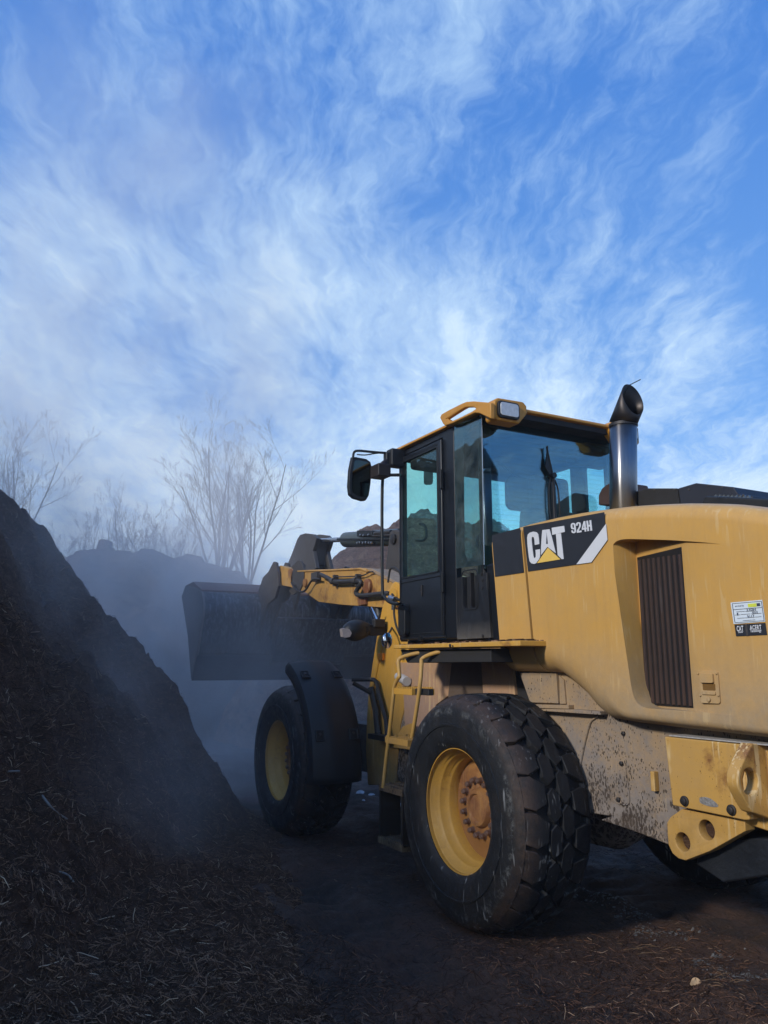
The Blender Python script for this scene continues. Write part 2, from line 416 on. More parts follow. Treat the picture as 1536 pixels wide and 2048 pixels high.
xs_main = [-.275, -.283, -.33, -.38, -.43, -.47, -.51, -.55, -.59, -.63, -.67, -.71, -.75, -.79, -.83, -.87, -.91, -.95, -1., -1.05, -1.12, -1.2, -1.3, -1.4, -1.5, -1.6, -1.68, -1.76, -1.84, -1.9, -1.95, -2., -2.05, -2.1, -2.14]
hood = hood_solid('engine_hood', xs_main, M['yellow'])
xs_fr = [.045, .03, -.02, -.07, -.12, -.17, -.22, -.248, -.255]
hoodf = hood_solid('hood_front_panel', xs_fr, M['yellow'])
# wedge recess for the side grille (deep at its front edge, dying out towards the tail)
zg0, zg1 = 1.222, 2.005
wedge = MB().prism([(-.96, YH+.05), (-.985, YH+.004), (-1.0, YH-.05), (-1.012, YH-.13), (-1.425, YH-.014), (-1.64, YH+.001), (-1.66, YH+.05)], 1.0, 2.3, 'Z').build('wedge', None, None, smooth=False)
outl = spline([(1400, 1424), (1330, 1419), (1300, 1417), (1284, 1413), (1272, 1402), (1264, 1380), (1256, 1330), (1240, 1220), (1226, 1120), (1223, 1102), (1226, 1090), (1236, 1081), (1256, 1078), (1300, 1079), (1354, 1081), (1440, 1088), (1520, 1101)], 3)
outl = [xz(u, v, YH) for u, v in outl]; outl += [(-1.80, outl[-1][1]-.01), (-1.80, outl[0][1]-.01)]
cutter = MB().prism(outl, YH-.20, YH+.1).build('cut', None, None, smooth=False)
boolean(cutter, [wedge], 'INTERSECT')
# long shelf under the rear side panel
boolean(hood, [cutter]); hood.data.shade_smooth(); hood.data.set_sharp_from_angle(angle=rad(38))
# louvers
lv = MB(); nl = 9
def gp(t): return np.array([-1.035-.365*t, YH-.122+.090*t])
gnv = np.array([.090, .365]); gnv = gnv/np.linalg.norm(gnv)
for i in range(nl):
    a, b = gp((i+.12)/nl), gp((i+.70)/nl)
    ribs = [a-gnv*.012, a+gnv*.006, a*.7+b*.3+gnv*.018, a*.3+b*.7+gnv*.018, b+gnv*.004, b-gnv*.012]
    lv.prism([tuple(p) for p in ribs], zg0+.012, zg1-.075-.02*(i/nl), 'Z')
gr = P('side_grille', lv, 'louver', hood, bevel=.002)
fr = MB().prism([(-1.02, YH-.127), (-1.03, YH-.115), (-1.405, YH-.020), (-1.405, YH-.032)], zg0+.004, zg1-.06, 'Z')
P('grille_backing', fr, simple('grille_black', (.008, .006, .006), .7), hood)
# black panels with white lettering
def hoodpoly(pxs, y, th=.003):
    return MB().prism([xz(u, v, y) for u, v in pxs], y-th, y)
YD = YH+.004
d1 = P('maker_sign', hoodpoly([(1046.3, 1054), (1207.7, 1024.3), (1213.5, 1075), (1183, 1122), (1153, 1129), (1056, 1143)], YD, .0035), 'decal', hood, bevel=0)
d2 = P('black_sign_panel', hoodpoly([(983.5, 1070.5), (1039.5, 1056), (1047.5, 1145), (990, 1153.5)], YD, .0035), 'decal', hoodf)
s = 7.68
def zp(x, y): return (1030+x/s, 1010+y/s)
let = MB()
YL = YD+.003
def lpoly(pts, mb=let, y=YL): mb.prism([xz(*zp(*p), y) for p in pts], y-.0025, y)
# C A T traced as solid letters lying on the sign
def quadstrip(outer, inner, mb, y=YL):
    for i in range(len(outer)-1):
        mb.prism([xz(*zp(*outer[i]), y), xz(*zp(*outer[i+1]), y), xz(*zp(*inner[i+1]), y), xz(*zp(*inner[i]), y)], y-.0025, y)
quadstrip([(372, 600), (366, 520), (355, 450), (330, 418), (280, 408), (225, 425), (195, 455), (185, 500), (190, 600), (200, 700), (212, 800), (225, 865), (250, 895), (290, 905), (325, 893), (345, 865)],
          [(303, 615), (298, 540), (290, 502), (280, 490), (272, 488), (262, 492), (256, 510), (254, 540), (262, 620), (270, 700), (280, 770), (286, 800), (292, 812), (300, 815), (312, 808), (318, 790)], let)
quadstrip([(345, 865), (368, 835), (382, 800)], [(318, 790), (318, 740), (314, 690)], let)
lpoly([(382, 800), (386, 745), (383, 678), (314, 690)])
quadstrip([(418, 385), (408, 500), (400, 640), (400, 768)], [(470, 379), (482, 470), (476, 600), (498, 642)], let)
quadstrip([(528, 371), (560, 480), (595, 620), (625, 740)], [(470, 379), (494, 490), (506, 596), (498, 642)], let)
lpoly([(476, 600), (506, 596), (498, 642)])
lpoly([(562, 350), (752, 320), (764, 412), (572, 460)])
lpoly([(628, 447), (704, 432), (746, 828), (718, 832), (655, 770)])
P('letters', let, 'white', hood)
P('sign_triangle', (lambda mb: (lpoly([(503, 655), (338, 893), (695, 835)], mb), mb)[1])(MB()), 'cream', hood)
P('sign_stripe', (lambda mb: (lpoly([(1395, 290), (1418, 535), (1172, 880), (942, 912)], mb), mb)[1])(MB()), 'white', hood)
def place_text(txt, p0, p1, height, y, mat, name, parent, bold=.0, zc=0):
    """text whose baseline runs from p0 to p1 (X,Z) on the plane Y=y (seen from +Y: reading runs towards -X)"""
    V, F = text2d(txt, 1., bold)
    w0 = min(v[0] for v in V); w1 = max(v[0] for v in V); h1 = max(v[1] for v in V)
    p0 = np.array(p0); p1 = np.array(p1); ux = (p1-p0)
    mb = MB(); mb.add([((p0+ux*((a-w0)/(w1-w0)))[0]+0.0, y, (p0+ux*((a-w0)/(w1-w0)))[1]+b/h1*height) for a, b in V], F)
    return mb
GL = {'9': ([(((1, .75), (.9, .93), (.5, 1), (.1, .93), (0, .75), (0, .60), (.1, .44), (.45, .38), (.66, .40)), ((.66, .75), (.62, .84), (.5, .86), (.38, .84), (.34, .75), (.34, .62), (.38, .53), (.5, .51), (.66, .54))),
              (((1, .25), (.9, .07), (.5, 0), (.1, .07), (0, .25), (0, .30)), ((.66, .25), (.62, .16), (.5, .14), (.38, .16), (.34, .25), (.34, .30)))], [((1, .75), (1, .25), (.66, .25), (.66, .75))]),
      '2': ([(((0, .68), (0, .75), (.1, .93), (.5, 1), (.9, .93), (1, .75), (1, .62), (.9, .5), (.40, .17)), ((.34, .68), (.34, .75), (.38, .84), (.5, .86), (.62, .84), (.66, .75), (.66, .66), (.6, .55), (.0, .17)))], [((0, 0), (1, 0), (1, .17), (0, .17))]),
      '4': ([], [((.55, 0), (.88, 0), (.88, 1), (.55, 1)), ((.55, 1), (.55, .70), (.31, .36), (0, .36)), ((0, .20), (.55, .20), (.55, .36), (0, .36)), ((.88, .20), (1, .20), (1, .36), (.88, .36))]),
      'H': ([], [((0, 0), (.35, 0), (.35, 1), (0, 1)), ((.65, 0), (1, 0), (1, 1), (.65, 1)), ((.35, .41), (.65, .41), (.65, .59), (.35, .59))])}
for n_, ch_ in enumerate('924H'):
    def gpx(p, n_=n_):
        t_ = (n_+p[0]*.90)/3.9; return (868+(1184-868)*t_-p[1]*17, 440+(392-440)*t_-p[1]*160)
    tn = MB()
    for o_, i_ in GL[ch_][0]: quadstrip([gpx(p) for p in o_], [gpx(p) for p in i_], tn, YL)
    for q_ in GL[ch_][1]: lpoly([gpx(p) for p in q_], tn)
    P('model_character', tn, 'white', hood)
# latch
lt = MB(); a = xz(1396, 1342, YH); b = xz(1441, 1408, YH)
lt.prism(rrect(b[0], b[1], a[0], a[1], .012), YH-.012, YH+.002)
lt2 = MB(); a2 = xz(1403, 1347, YH); b2 = xz(1430, 1366, YH); lt2.prism(rrect(b2[0], b2[1], a2[0], a2[1], .006), YH, YH+.014)
a3 = xz(1405, 1382, YH); b3 = xz(1433, 1390, YH); lt2.prism(rrect(b3[0], b3[1], a3[0], a3[1], .004), YH, YH+.008)
c0 = xz(1419, 1399, YH); lt2.lathe([(.002, .010), (.010, .010), (.011, .006)], (c0[0], YH, c0[1]), n=14)
for u, v in ((1397, 1347), (1434, 1347), (1402, 1391), (1438, 1391)):
    c0 = xz(u, v, YH); lt2.lathe([(.002, .005), (.007, .005), (.009, .003)], (c0[0], YH, c0[1]), n=10)
P('latch_plate', lt, 'yellow', hood, bevel=.002)
P('latch_handle', lt2, 'yellow', hood, bevel=.002)
lk = MB(); a2 = xz(1406, 1367, YH); b2 = xz(1432, 1381, YH); lk.prism(rrect(b2[0], b2[1], a2[0], a2[1], .004), YH-.002, YH+.0035); P('latch_shade_slip', lk, simple('latch_shadow', (.16, .08, .015), .6), hood)  # raised dark slip, the shade of a recess put into its colour
# service label and engine badge
def stk(x, y): return (1430+x/14.49, 1180+y/14.49)
def stpoly(pts, y, mb): mb.prism([xz(*stk(*p), y) for p in pts], y-.0015, y); return mb
sl = P('service_label', stpoly([(450, 365), (1365, 285), (1455, 915), (540, 985)], YH+.003, MB()), 'paper', hood)
ln = MB(); YS = YH+.0045
def bar(x0, y0, x1, y1, w, mb=ln):
    stpoly([(x0, y0-w/2), (x1, y1-w/2), (x1, y1+w/2), (x0, y0+w/2)], YS, mb)
bar(495, 395, 1340, 325, 10); bar(575, 945, 1425, 885, 10); bar(520, 570, 1350, 505, 12)
stpoly([(490, 395), (502, 395), (582, 945), (568, 945)], YS, ln); stpoly([(1335, 325), (1347, 325), (1428, 885), (1414, 885)], YS, ln)
for x0, y0, x1, y1 in ((615, 632, 865, 615), (880, 620, 1180, 598), (570, 725, 730, 715), (750, 710, 1020, 690), (1050, 690, 1340, 670), (640, 820, 880, 805), (890, 803, 1340, 770), (800, 888, 1160, 862)):
    bar(x0, y0, x1, y1, 9)
P('label_lines', ln, 'ink', hood)
lm = MB(); stpoly([(945, 400), (1190, 380), (1205, 480), (960, 500)], YS, lm); P('label_flash', lm, 'inklime', hood)
lb = MB(); stpoly([(1200, 385), (1295, 375), (1310, 460), (1215, 470)], YS, lb); P('label_mark', lb, 'ink', hood)
for txt, x0, y0, x1, y1, h in (('serviced by', 580, 490, 840, 468, .0055), ('230H', 910, 620, 1185, 588, .0085), ('1', 640, 735, 675, 732, .0085), ('3010', 1075, 700, 1240, 680, .0085), ('9117', 940, 810, 1140, 790, .0085)):
    P('label_writing', place_text(txt, xz(*stk(x0, y0), YS), xz(*stk(x1, y1), YS), h*1.3, YS+.0008, 'ink', '', hood), 'ink', hood)
bd = P('engine_badge', stpoly([(562, 1005), (1455, 950), (1505, 1300), (610, 1340)], YH+.003, MB()), 'decal', hood)
bl = MB(); stpoly([(868, 995), (925, 990), (965, 1325), (905, 1330)], YS, bl); P('badge_divider', bl, 'greypaint', hood)
for txt, x0, y0, x1, y1, h in (('CAT', 640, 1195, 830, 1185, .022), ('Power', 680, 1248, 820, 1238, .008), ('ACERT', 1015, 1150, 1350, 1135, .018), ('Technology', 1030, 1225, 1350, 1205, .011)):
    P('badge_letters', place_text(txt, xz(*stk(x0, y0), YS), xz(*stk(x1, y1), YS), h, YS+.0008, '', '', hood, bold=.03), 'white', hood)

# ---- exhaust and intake on the hood
ex = MB()
e0 = Vector((-.400, .15, 2.20)); e1 = Vector((-.452, .15, 2.895)); 
ex.tube([e0, e1-Vector((0, 0, .012))], .083, 40, cap=False)
exo = P('exhaust_stack', ex, 'pipe', ang=60, solid=.004)
ed = MB()
tip = Vector((-.53, .15, 3.14))
D_ = Vector((-.58, 0, .81)).normalized(); bis = (D_+Vector((0, 0, 1))).normalized(); oc = Vector((-.545, .15, 3.02)); on_ = Vector((-.97, 0, .24)).normalized()
sx_ = Vector((D_.z, 0, -D_.x)); rows = [[], [], []]; nn = 40
for k in range(nn+1):
    an = 2*math.pi*k/nn; o_ = sx_*math.cos(an)*.083+Vector((0, 1, 0))*math.sin(an)*.083
    tb_ = -(o_.dot(bis))/D_.dot(bis); b_ = e1+o_+D_*tb_
    tt_ = (oc-e1-o_).dot(on_)/D_.dot(on_); q_ = e1+o_+D_*tt_
    rows[0].append(b_); rows[1].append(b_.lerp(q_, .5)); rows[2].append(q_)
ed.grid(rows)
dfl = P('exhaust_outlet', ed, simple('exhaust_outlet_steel', (.045, .04, .04), .42, metal=.8, var=.3), exo, ang=60, solid=.004)
wr = MB(); wp = rows[2][6]; wr.tube([wp, Vector(at(1281, 759, 'X', wp[0]-.01))], .003, 6); P('exhaust_wire', wr, 'darksteel', exo)
cl = MB(); cl.lathe([(-.012, .0845), (-.012, .088), (.006, .088), (.006, .0845)], tuple(e1+Vector((0, 0, -.012))), 'Z', 40, closed=True); P('exhaust_weld', cl, 'darksteel', exo, ang=60)
it = MB()
def yprism(pxs, yc, y0, y1, mb): mb.prism([xz(u, v, yc) for u, v in pxs], y0, y1); return mb
yprism([(1262, 1012), (1263, 1000), (1272, 984), (1291, 976.4), (1354, 976.4), (1360, 1012)], .1, -.38, .1, it)
P('intake_screen', it, simple('intake_mesh', (.02, .019, .019), .8, bumpscale=300, bstr=.8), bevel=.008)
it2 = MB()
yprism([(1361, 1012), (1356, 976.4), (1391, 966), (1467, 974), (1476, 988), (1504, 991.4), (1512, 1012)], .1, -.40, .1, it2)
io = P('intake_cover', it2, simple('cover_black', (.013, .016, .026), .5, bumpscale=250, bstr=.3), bevel=.006)
for u, v in ((1275, 984), (1309, 979.5), (1349, 979), (1378, 979), (1417, 971), (1445, 974), (1487, 990.5)):
    c0 = xz(u, v, .1); bo = MB().lathe([(0, .006), (.004, .006), (.005, .003)], (c0[0], .1, c0[1]), n=8); P('cover_bolt', bo, 'greypaint', io)
vt = MB()
for i in range(9):
    a = xz(1431+i*8.2, 997+i*.3, .1); vt.prism([(a[0], a[1]+.012), (a[0]-.014, a[1]+.020), (a[0]-.03, a[1]-.03), (a[0]-.018, a[1]-.034)], .1, .112)
P('cover_vent', vt, simple('vent_steel', (.25, .28, .30), .35, metal=.8), io)
rc = MB(); yprism([(1209, 1012), (1209, 992), (1216, 978), (1230, 968), (1245, 966), (1284, 970), (1290, 1012)], -.30, -.36, -.24, rc)
P('air_cleaner', rc, simple('brown_cowl', (.05, .028, .022), .55), bevel=.01)
rg = MB(); yprism([(1490, 1020), (1500, 1004.5), (1536, 1006), (1640, 1012), (1640, 1040)], .0, -.5, .35, rg)
P('radiator_guard', rg, 'plastic', bevel=.01)

# ---- rear frame, side panels (mud spattered)
fm = MB()
YF = .68
prof = [xz(*p, YF) for p in ((1020, 1300), (1020, 1400), (1060, 1560), (1175, 1640), (1250, 1660), (1345, 1692), (1420, 1660), (1536, 1600))]
prof = [(-.10, 1.56), (-.12, .62), (-.72, .66)]+[xz(1200, 1640, YF), xz(1265, 1662, YF), xz(1345, 1693, YF), (-1.62, .78), (-1.95, .80), (-1.95, 1.30), (-.9, 1.30), (-.55, 1.56)]
fm.prism(prof, -YF, YF)
frame = P('rear_frame', fm, 'muddy', bevel=.01)
def panel(pxs, y, th, name, mat, parent=frame, bev=.003):
    return P(name, MB().prism([xz(u, v, y) for u, v in pxs], y-th, y), mat, parent, bevel=bev)
# curved fender liner behind the wheel arch with ledges
panel([(1039, 1346), (1112, 1346), (1116, 1407), (1060, 1405)], YF+.02, .03, 'side_cover', 'muddy')
panel([(1118, 1352), (1127, 1360), (1131, 1408), (1119, 1408)], YF+.012, .02, 'cover_strip', 'muddy')
panel([(1060, 1409), (1137, 1410), (1137, 1418), (1060, 1416)], YF+.04, .05, 'ledge', 'muddy')
panel([(1060, 1417.5), (1148, 1419), (1201, 1423), (1201, 1430), (1076, 1421.5)], YF+.055, .06, 'ledge', 'muddy')
pn = MB(); pp = [at(u, v, 'Y', YF+.006) for u, v in spline([(1196, 1432), (1190, 1436), (1181, 1444), (1174, 1465), (1168, 1490), (1160, 1530), (1154, 1562)], 4)]
pn.tube(pp, .006, 6); P('frame_tube', pn, 'muddy', frame)
pn = MB(); pp = [at(u, v, 'Y', YF+.004) for u, v in spline([(1227, 1592), (1232, 1604), (1240, 1608), (1256, 1608), (1258, 1590), (1254, 1560), (1250, 1535)], 4)]
pn.tube(pp, .004, 6); P('frame_seam', pn, 'muddy', frame)
pb = MB(); c0 = xz(1314, 1562, YF); pb.box((c0[0]-.012, YF, c0[1]-.045), (c0[0]+.012, YF+.03, c0[1]+.045)); P('frame_lug', pb, 'yellow_worn', frame, bevel=.003)
for u, v in ((1244, 1527), (1238, 1599), (1248, 1467)):
    c0 = xz(u, v, YF); b_ = MB().lathe([(0, .012), (.01, .012), (.013, .007)], (c0[0], YF, c0[1]), n=6); P('frame_bolt', b_, 'darksteel', frame)
# wheel arch liner (inner guard above the wheel), axle
al = MB(); al.box((-.10, -.62, 1.0), (.32, .62, 1.50)); P('hydraulic_tank', al, 'interior', bevel=.02)
pv = MB().prism([xz(905, 1303, .62), xz(1019, 1303, .62), xz(1025, 1400, .62), xz(895, 1400, .62)], .5, .62); P('tank_guard', pv, paint('dark_mud', base=(.10, .07, .05), dust=.9, dustcol=(.12, .09, .075), scratch=.1, rough=.8), bevel=.004)
gv = MB().prism([xz(960, 1296, .64), xz(1021, 1296, .64), xz(1030, 1390, .64), xz(966, 1390, .64)], .6, .64); P('side_guard', gv, 'clay', bevel=.004)
ax = MB(); ax.tube([(0, -.9, .61), (0, .9, .61)], .13, 20); ax.lathe([(-.25, .12), (-.15, .27), (0, .31), (.15, .27), (.25, .12)], (0, 0, .61)); P('rear_axle', ax, 'muddy')

# ---- counterweight and hitch
YC = .80
cw = MB()
zt_ = 1.095
side = [xz(1328.5, 1473, YC), xz(1484, 1489, YC), xz(1466, 1558, YC), xz(1468, 1580, YC), xz(1497, 1622, YC), xz(1499, 1640, YC), xz(1490, 1641, YC), xz(1345, 1611, YC)]
cw.prism(side, YC-.06, YC)
cwb = P('counterweight', cw, 'yellow_worn', bevel=.006)
cwt = MB(); cwt.prism([xz(1328.5, 1473, YC), (-1.225, zt_+.002), (-1.98, zt_-.01), (-1.98, .72), (-1.26, .80)], -YC+.0, YC-.062)
P('counterweight_block', cwt, 'yellow_worn', cwb, bevel=.01)
# dust lying on its top
ct = MB(); ct.box((-1.95, .40, zt_+.001), (-1.235, YC-.012, zt_+.006)); P('settled_dust', ct, simple('grey_dust', (.36, .35, .34), .95, var=.5, vscale=60, bumpscale=80, bstr=.8), cwb)
lug = MB(); XL = -1.69
lo = [at(u, v, 'X', XL) for u, v in spline([(1504, 1487), (1490, 1515), (1479, 1540), (1476, 1556), (1478, 1575), (1490, 1600), (1505, 1625)], 4)]
lo = [(p[1], p[2]) for p in lo]+[(.66, .78), (.66, 1.09)]
lug.prism(lo, XL, XL+.055, 'X'); lugo = lug.build('tie_down_lug', M['yellow_worn'], cwb)
hc = at(1500, 1563, 'X', XL)
cy = MB().lathe([(-.1, .052), (.2, .052)], (XL, hc[1], hc[2]), 'X', 28).build('c', None)
boolean(lugo, [cy]); k = lugo.modifiers.new('bevel', 'BEVEL'); k.width = .005; k.segments = 2; k.limit_method = 'ANGLE'
rp = MB(); rp.box((-2.0, .60, .74), (XL-.004, YC-.05, 1.075)); P('rear_corner', rp, 'yellow_worn', cwb, bevel=.01)
for u, v in ((1370, 1602), (1464, 1620)):
    c0 = xz(u, v, YC); b_ = MB().lathe([(0, .022), (.006, .022), (.008, .016), (.016, .015), (.018, .010)], (c0[0], YC, c0[1]), n=18); P('bumper_bolt', b_, 'darksteel', cwb)
ws = MB(); ws.prism([xz(*p, YC+.002) for p in spline([(1399, 1595), (1408, 1594), (1420, 1597), (1432, 1606), (1436, 1613), (1425, 1614), (1410, 1610), (1400, 1605), (1399, 1595)], 3)[:-1]], YC, YC+.002); P('weld_patch', ws, simple('bare_weld', (.3, .29, .28), .45, metal=.4, var=.5, vscale=60, bumpscale=90, bstr=.6), cwb)
hp = MB(); YQ = .77
hpo = [xz(*p, YQ) for p in ((1364, 1618), (1341, 1634), (1334, 1645), (1335, 1668), (1337, 1690), (1345, 1707), (1357, 1717), (1371, 1721), (1420, 1702), (1491, 1662), (1489, 1640), (1440, 1632))]
hp.prism(hpo, YQ-.06, YQ); hpl = hp.build('hitch_plate', M['yellow_worn'], L)
cuts = []
for u, v, r_ in ((1365.5, 1684, .040), (1413, 1660, .042)):
    c0 = xz(u, v, YQ); cuts.append(MB().lathe([(-.2, r_), (.1, r_)], (c0[0], YQ, c0[1]), 'Y', 26).build('c', None))
boolean(hpl, cuts); k = hpl.modifiers.new('bevel', 'BEVEL'); k.width = .007; k.segments = 2; k.limit_method = 'ANGLE'
for u, v, r_ in ((1365.5, 1684, .039), (1413, 1660, .041)):
    c0 = xz(u, v, YQ); b_ = MB().lathe([(0, r_), (.006, r_), (.008, r_*.7)], (c0[0], YQ-.052, c0[1]), 'Y', 26); P('hitch_pin', b_, M['compost'], hpl)
bp = MB(); bp.prism([(-1.26, .545), (-1.40, .50), (-1.75, .62), (-1.95, .72), (-1.95, .78), (-1.3, .66)], -.7, YQ-.064); P('belly_plate', bp, simple('belly_steel', (.03, .035, .045), .35, metal=.5, var=.4, bumpscale=40, bstr=.5), hpl, bevel=.01)

# ---- wheels
RT = .635; TW = .44
def rcrown(y):      # y from 0 (outer) to TW
    t = abs(y-TW/2)/(TW/2); return RT-.010*t**2-.028*max(0, t-.78)/.22
def tyre_mesh(mirror=False):
    mb = MB(); c = (0, 0, 0)
    pr = [(-.0, .335), (.018, .352), (.028, .38), (.034, .43), (.035, .455), (.041, .457), (.041, .468), (.034, .47), (.030, .52), (.020, .565), (.006, .585), (-.012, .60)]
    half = [(h, r) for h, r in pr]
    prof = [(h, r) for h, r in half]
    for k in range(1, 12):
        y = TW*k/12; prof.append((-y, rcrown(y)-.034))
    prof += [(-TW+(-h), r) for h, r in half[::-1]]
    mb.lathe(prof, c, 'Y', 120, closed=True)
    # tread blocks, staggered angular lugs in four rows
    N = 22; da = 2*math.pi/N
    rows = [(-.004, .135, 0.0, .20), (.148, .218, .42, -.14), (.228, .298, .92, .14), (.311, TW+.004, .5, -.20)]
    for ri, (y0, y1, ph, sk) in enumerate(rows):
        for i in range(N):
            a0 = (i+ph)*da+random.uniform(-.01, .01); w = da*.435
            ym = (y0+y1)/2; nib = .018
            if ri in (0, 3):
                o_, in_ = (y0, y1) if ri == 0 else (y1, y0)
                k_ = 1 if ri == 0 else -1
                poly = [(a0-w*.98, o_), (a0+w*.98, o_), (a0+w*1.02+sk*.2*da*3, ym), (a0+w*.62+sk*.25*da*3, in_), (a0-w*.55+sk*.25*da*3, in_+k_*nib*.3), (a0-w*.98+sk*.1*da*3, ym)]
            else:
                poly = [(a0-w*1.05, ym), (a0-w*.7, y0), (a0+w*.55, y0-.002), (a0+w*1.05, ym-.01), (a0+w*.7, y1), (a0-w*.6, y1+.002)]
            n_ = len(poly); V = []
            ctr = (sum(p[0] for p in poly)/n_, sum(p[1] for p in poly)/n_)
            for dr, ins in ((-.045, 1.03), (-.004, 1.0), (.0, .95)):
                for a, y in poly:
                    aa = ctr[0]+(a-ctr[0])*ins; yy = ctr[1]+(y-ctr[1])*ins; r = rcrown(min(max(yy, 0), TW))+dr
                    if ri == 0 and yy < .01: r -= .006
                    V.append((r*math.cos(aa), -yy, r*math.sin(aa)))
            V.append((rcrown(ctr[1])*math.cos(ctr[0]), -ctr[1], rcrown(ctr[1])*math.sin(ctr[0])))
            F = [(k*n_+j, k*n_+(j+1) % n_, (k+1)*n_+(j+1) % n_, (k+1)*n_+j) for k in range(2) for j in range(n_)]
            F += [(2*n_+j, 2*n_+(j+1) % n_, 3*n_) for j in range(n_)]
            mb.add(V, F)
    return mb
YW = 1.14      # outer tyre plane
def make_wheel():
    hub = MB(); n_ = 0
    # origin at the outer tyre plane on the axle line; +Y outwards
    dd = -.19
    hub.lathe([(dd-.05, .276), (dd, .276), (dd+.006, .20), (dd+.028, .175), (dd+.03, .11), (dd+.045, .105), (dd+.06, .095), (dd+.062, .078), (dd+.05, .070), (dd+.052, .0)], (0, 0, 0), 'Y', 48)
    w = hub.build('wheel', M['hubrust'], L, ang=40)
    ty = tyre_mesh().build('tyre', M['tyre'], w, ang=32)
    rm = MB()
    pr = [(-.006, .328), (-.006, .350), (-.020, .353), (-.024, .346), (-.022, .336), (-.034, .324), (-.066, .317), (-.074, .303), (-.082, .299), (-.118, .296), (-.128, .283), (-.136, .279), (-.19, .274), (-.26, .285), (-.40, .30), (-.42, .34), (-.41, .352), (-.2, .33), (-.06, .335)]
    rm.lathe(pr, (0, 0, 0), 'Y', 72, closed=True)
    rim_ = rm.build('rim', M['rim'], w, ang=50)
    for k in range(16):
        a = 2*math.pi*(k+.3)/16; nb = MB()
        c0 = (.150*math.cos(a), dd+.026, .150*math.sin(a))
        nb.lathe([(0, .021), (.006, .021), (.006, .016), (.03, .016), (.038, .012)], c0, 'Y', 8)
        nb.build('wheel_nut', M['nut'], w, smooth=False)
    vs = MB(); vs.tube([(-.2, -.16, .17), (-.205, -.12, .175)], .006, 6); vs.build('valve', M['nut'], w)
    return w
M['nut'] = simple('wheel_nut_steel', (.20, .13, .11), .4, metal=.5, var=.3)
w0 = make_wheel(); w0.location = (0, YW, .618)
def copy_wheel(src, loc, rz, ry=0):
    c = src.copy(); COL.objects.link(c); c.parent = L; c.location = loc; c.rotation_euler = (0, ry, rz)
    for ch in list(src.children):
        d = ch.copy(); COL.objects.link(d); d.parent = c
    return c
copy_wheel(w0, (2.83, YW, .605), 0, .3)
copy_wheel(w0, (0, -YW, .618), math.pi, .1)
copy_wheel(w0, (2.83, -YW, .605), math.pi, .5)

# ---- platform, ladder, front of the rear frame
pf = MB(); pf.prism([(.985, 1.528), (.985, 1.552), (-.44, 1.545), (-.44, 1.515)], .70, 1.0)
pfo = P('platform', pf, paint('platform_paint', base=(.58, .32, .05), dust=.35, dustcol=(.28, .2, .15), rust=.15, scratch=.5), bevel=.005)
dd_ = MB()
for i in range(260):
    x = random.uniform(-.42, .97) if i % 3 else random.uniform(-.42, .4); y = random.uniform(.74, .99); s_ = random.uniform(.004, .012)
    z_ = 1.545+.0055*(x+.44)/1.42*1.2
    dd_.box((x-s_, y-s_, z_), (x+s_, y+s_, z_+s_*random.uniform(.5, 1.3)))
P('platform_debris', dd_, 'fibre', pfo)['kind'] = 'stuff'
bs = MB(); c0 = xz(901, 1291, 1.0); bs.lathe([(0, .010), (.006, .010), (.008, .006)], (c0[0], 1.0, c0[1]), n=10); c0 = xz(906, 1292, 1.0); bs.lathe([(0, .006), (.004, .006)], (c0[0], 1.0, c0[1]), n=10); P('platform_bolt', bs, 'darksteel', pfo)
uf = MB(); uf.box((-.08, -.60, 1.43), (1.05, .60, 1.51)); uf.prism([(.98, 1.52), (.88, 1.43), (-.1, 1.43), (-.1, 1.51)], .62, .95); P('cab_underframe', uf, 'interior', bevel=.006)
mp = MB(); mp.prism([xz(*p, .60) for p in ((790, 1325), (908, 1326), (901, 1388), (872, 1410), (830, 1500), (812, 1500), (806, 1380))], .56, .60); P('articulation_guard', mp, 'clay', bevel=.006)
hf = MB(); hf.box((.45, -.45, .55), (1.55, .45, 1.43)); P('articulation_frame', hf, 'blackdust', bevel=.02)
lower = MB(); lower.prism([xz(*p, .55) for p in ((790, 1418), (850, 1418), (870, 1440), (850, 1620), (795, 1560), (785, 1480))], .50, .55); P('hitch_cheek', lower, 'muddy', bevel=.01)
yp = MB(); yp.prism([xz(*p, .66) for p in ((786, 1495), (795, 1470), (805, 1453), (820, 1447), (824, 1447), (822, 1500))], .64, .66); P('round_bracket', yp, 'yellow_tower', bevel=.003)
YA = 1.05
ld = MB()
lad_l = [at(u, v, 'Y', YA) for u, v in spline([(799, 1352), (789, 1372), (786, 1400), (778, 1470), (771, 1530), (766, 1575)], 4)]
pl_ = [np.array([lad_l[0][0]-.12, .86, 1.50]), np.array([lad_l[0][0]-.08, .95, 1.495]), at(801, 1316, 'Y', 1.0), at(797, 1330, 'Y', 1.03)]
ld.tube([Vector(p) for p in spline(pl_+lad_l, 3)], .0135, 10)
ladder = P('ladder', ld, paint('ladder_paint', base=(.52, .30, .07), dust=.45, dustcol=(.25, .18, .12), scratch=.3), ang=60)
ld2 = MB()
pr_ = [np.array([.40, .86, 1.50]), np.array([.47, .95, 1.497]), at(846, 1316, 'Y', 1.0), at(843, 1330, 'Y', 1.03)]+[at(u, v, 'Y', YA) for u, v in ((841, 1360), (836, 1400), (829, 1445), (824, 1475))]
ld2.tube([Vector(p) for p in spline(pr_, 4)], .0135, 10)
P('ladder_rail', ld2, ladder.data.materials[0], ladder, ang=60)
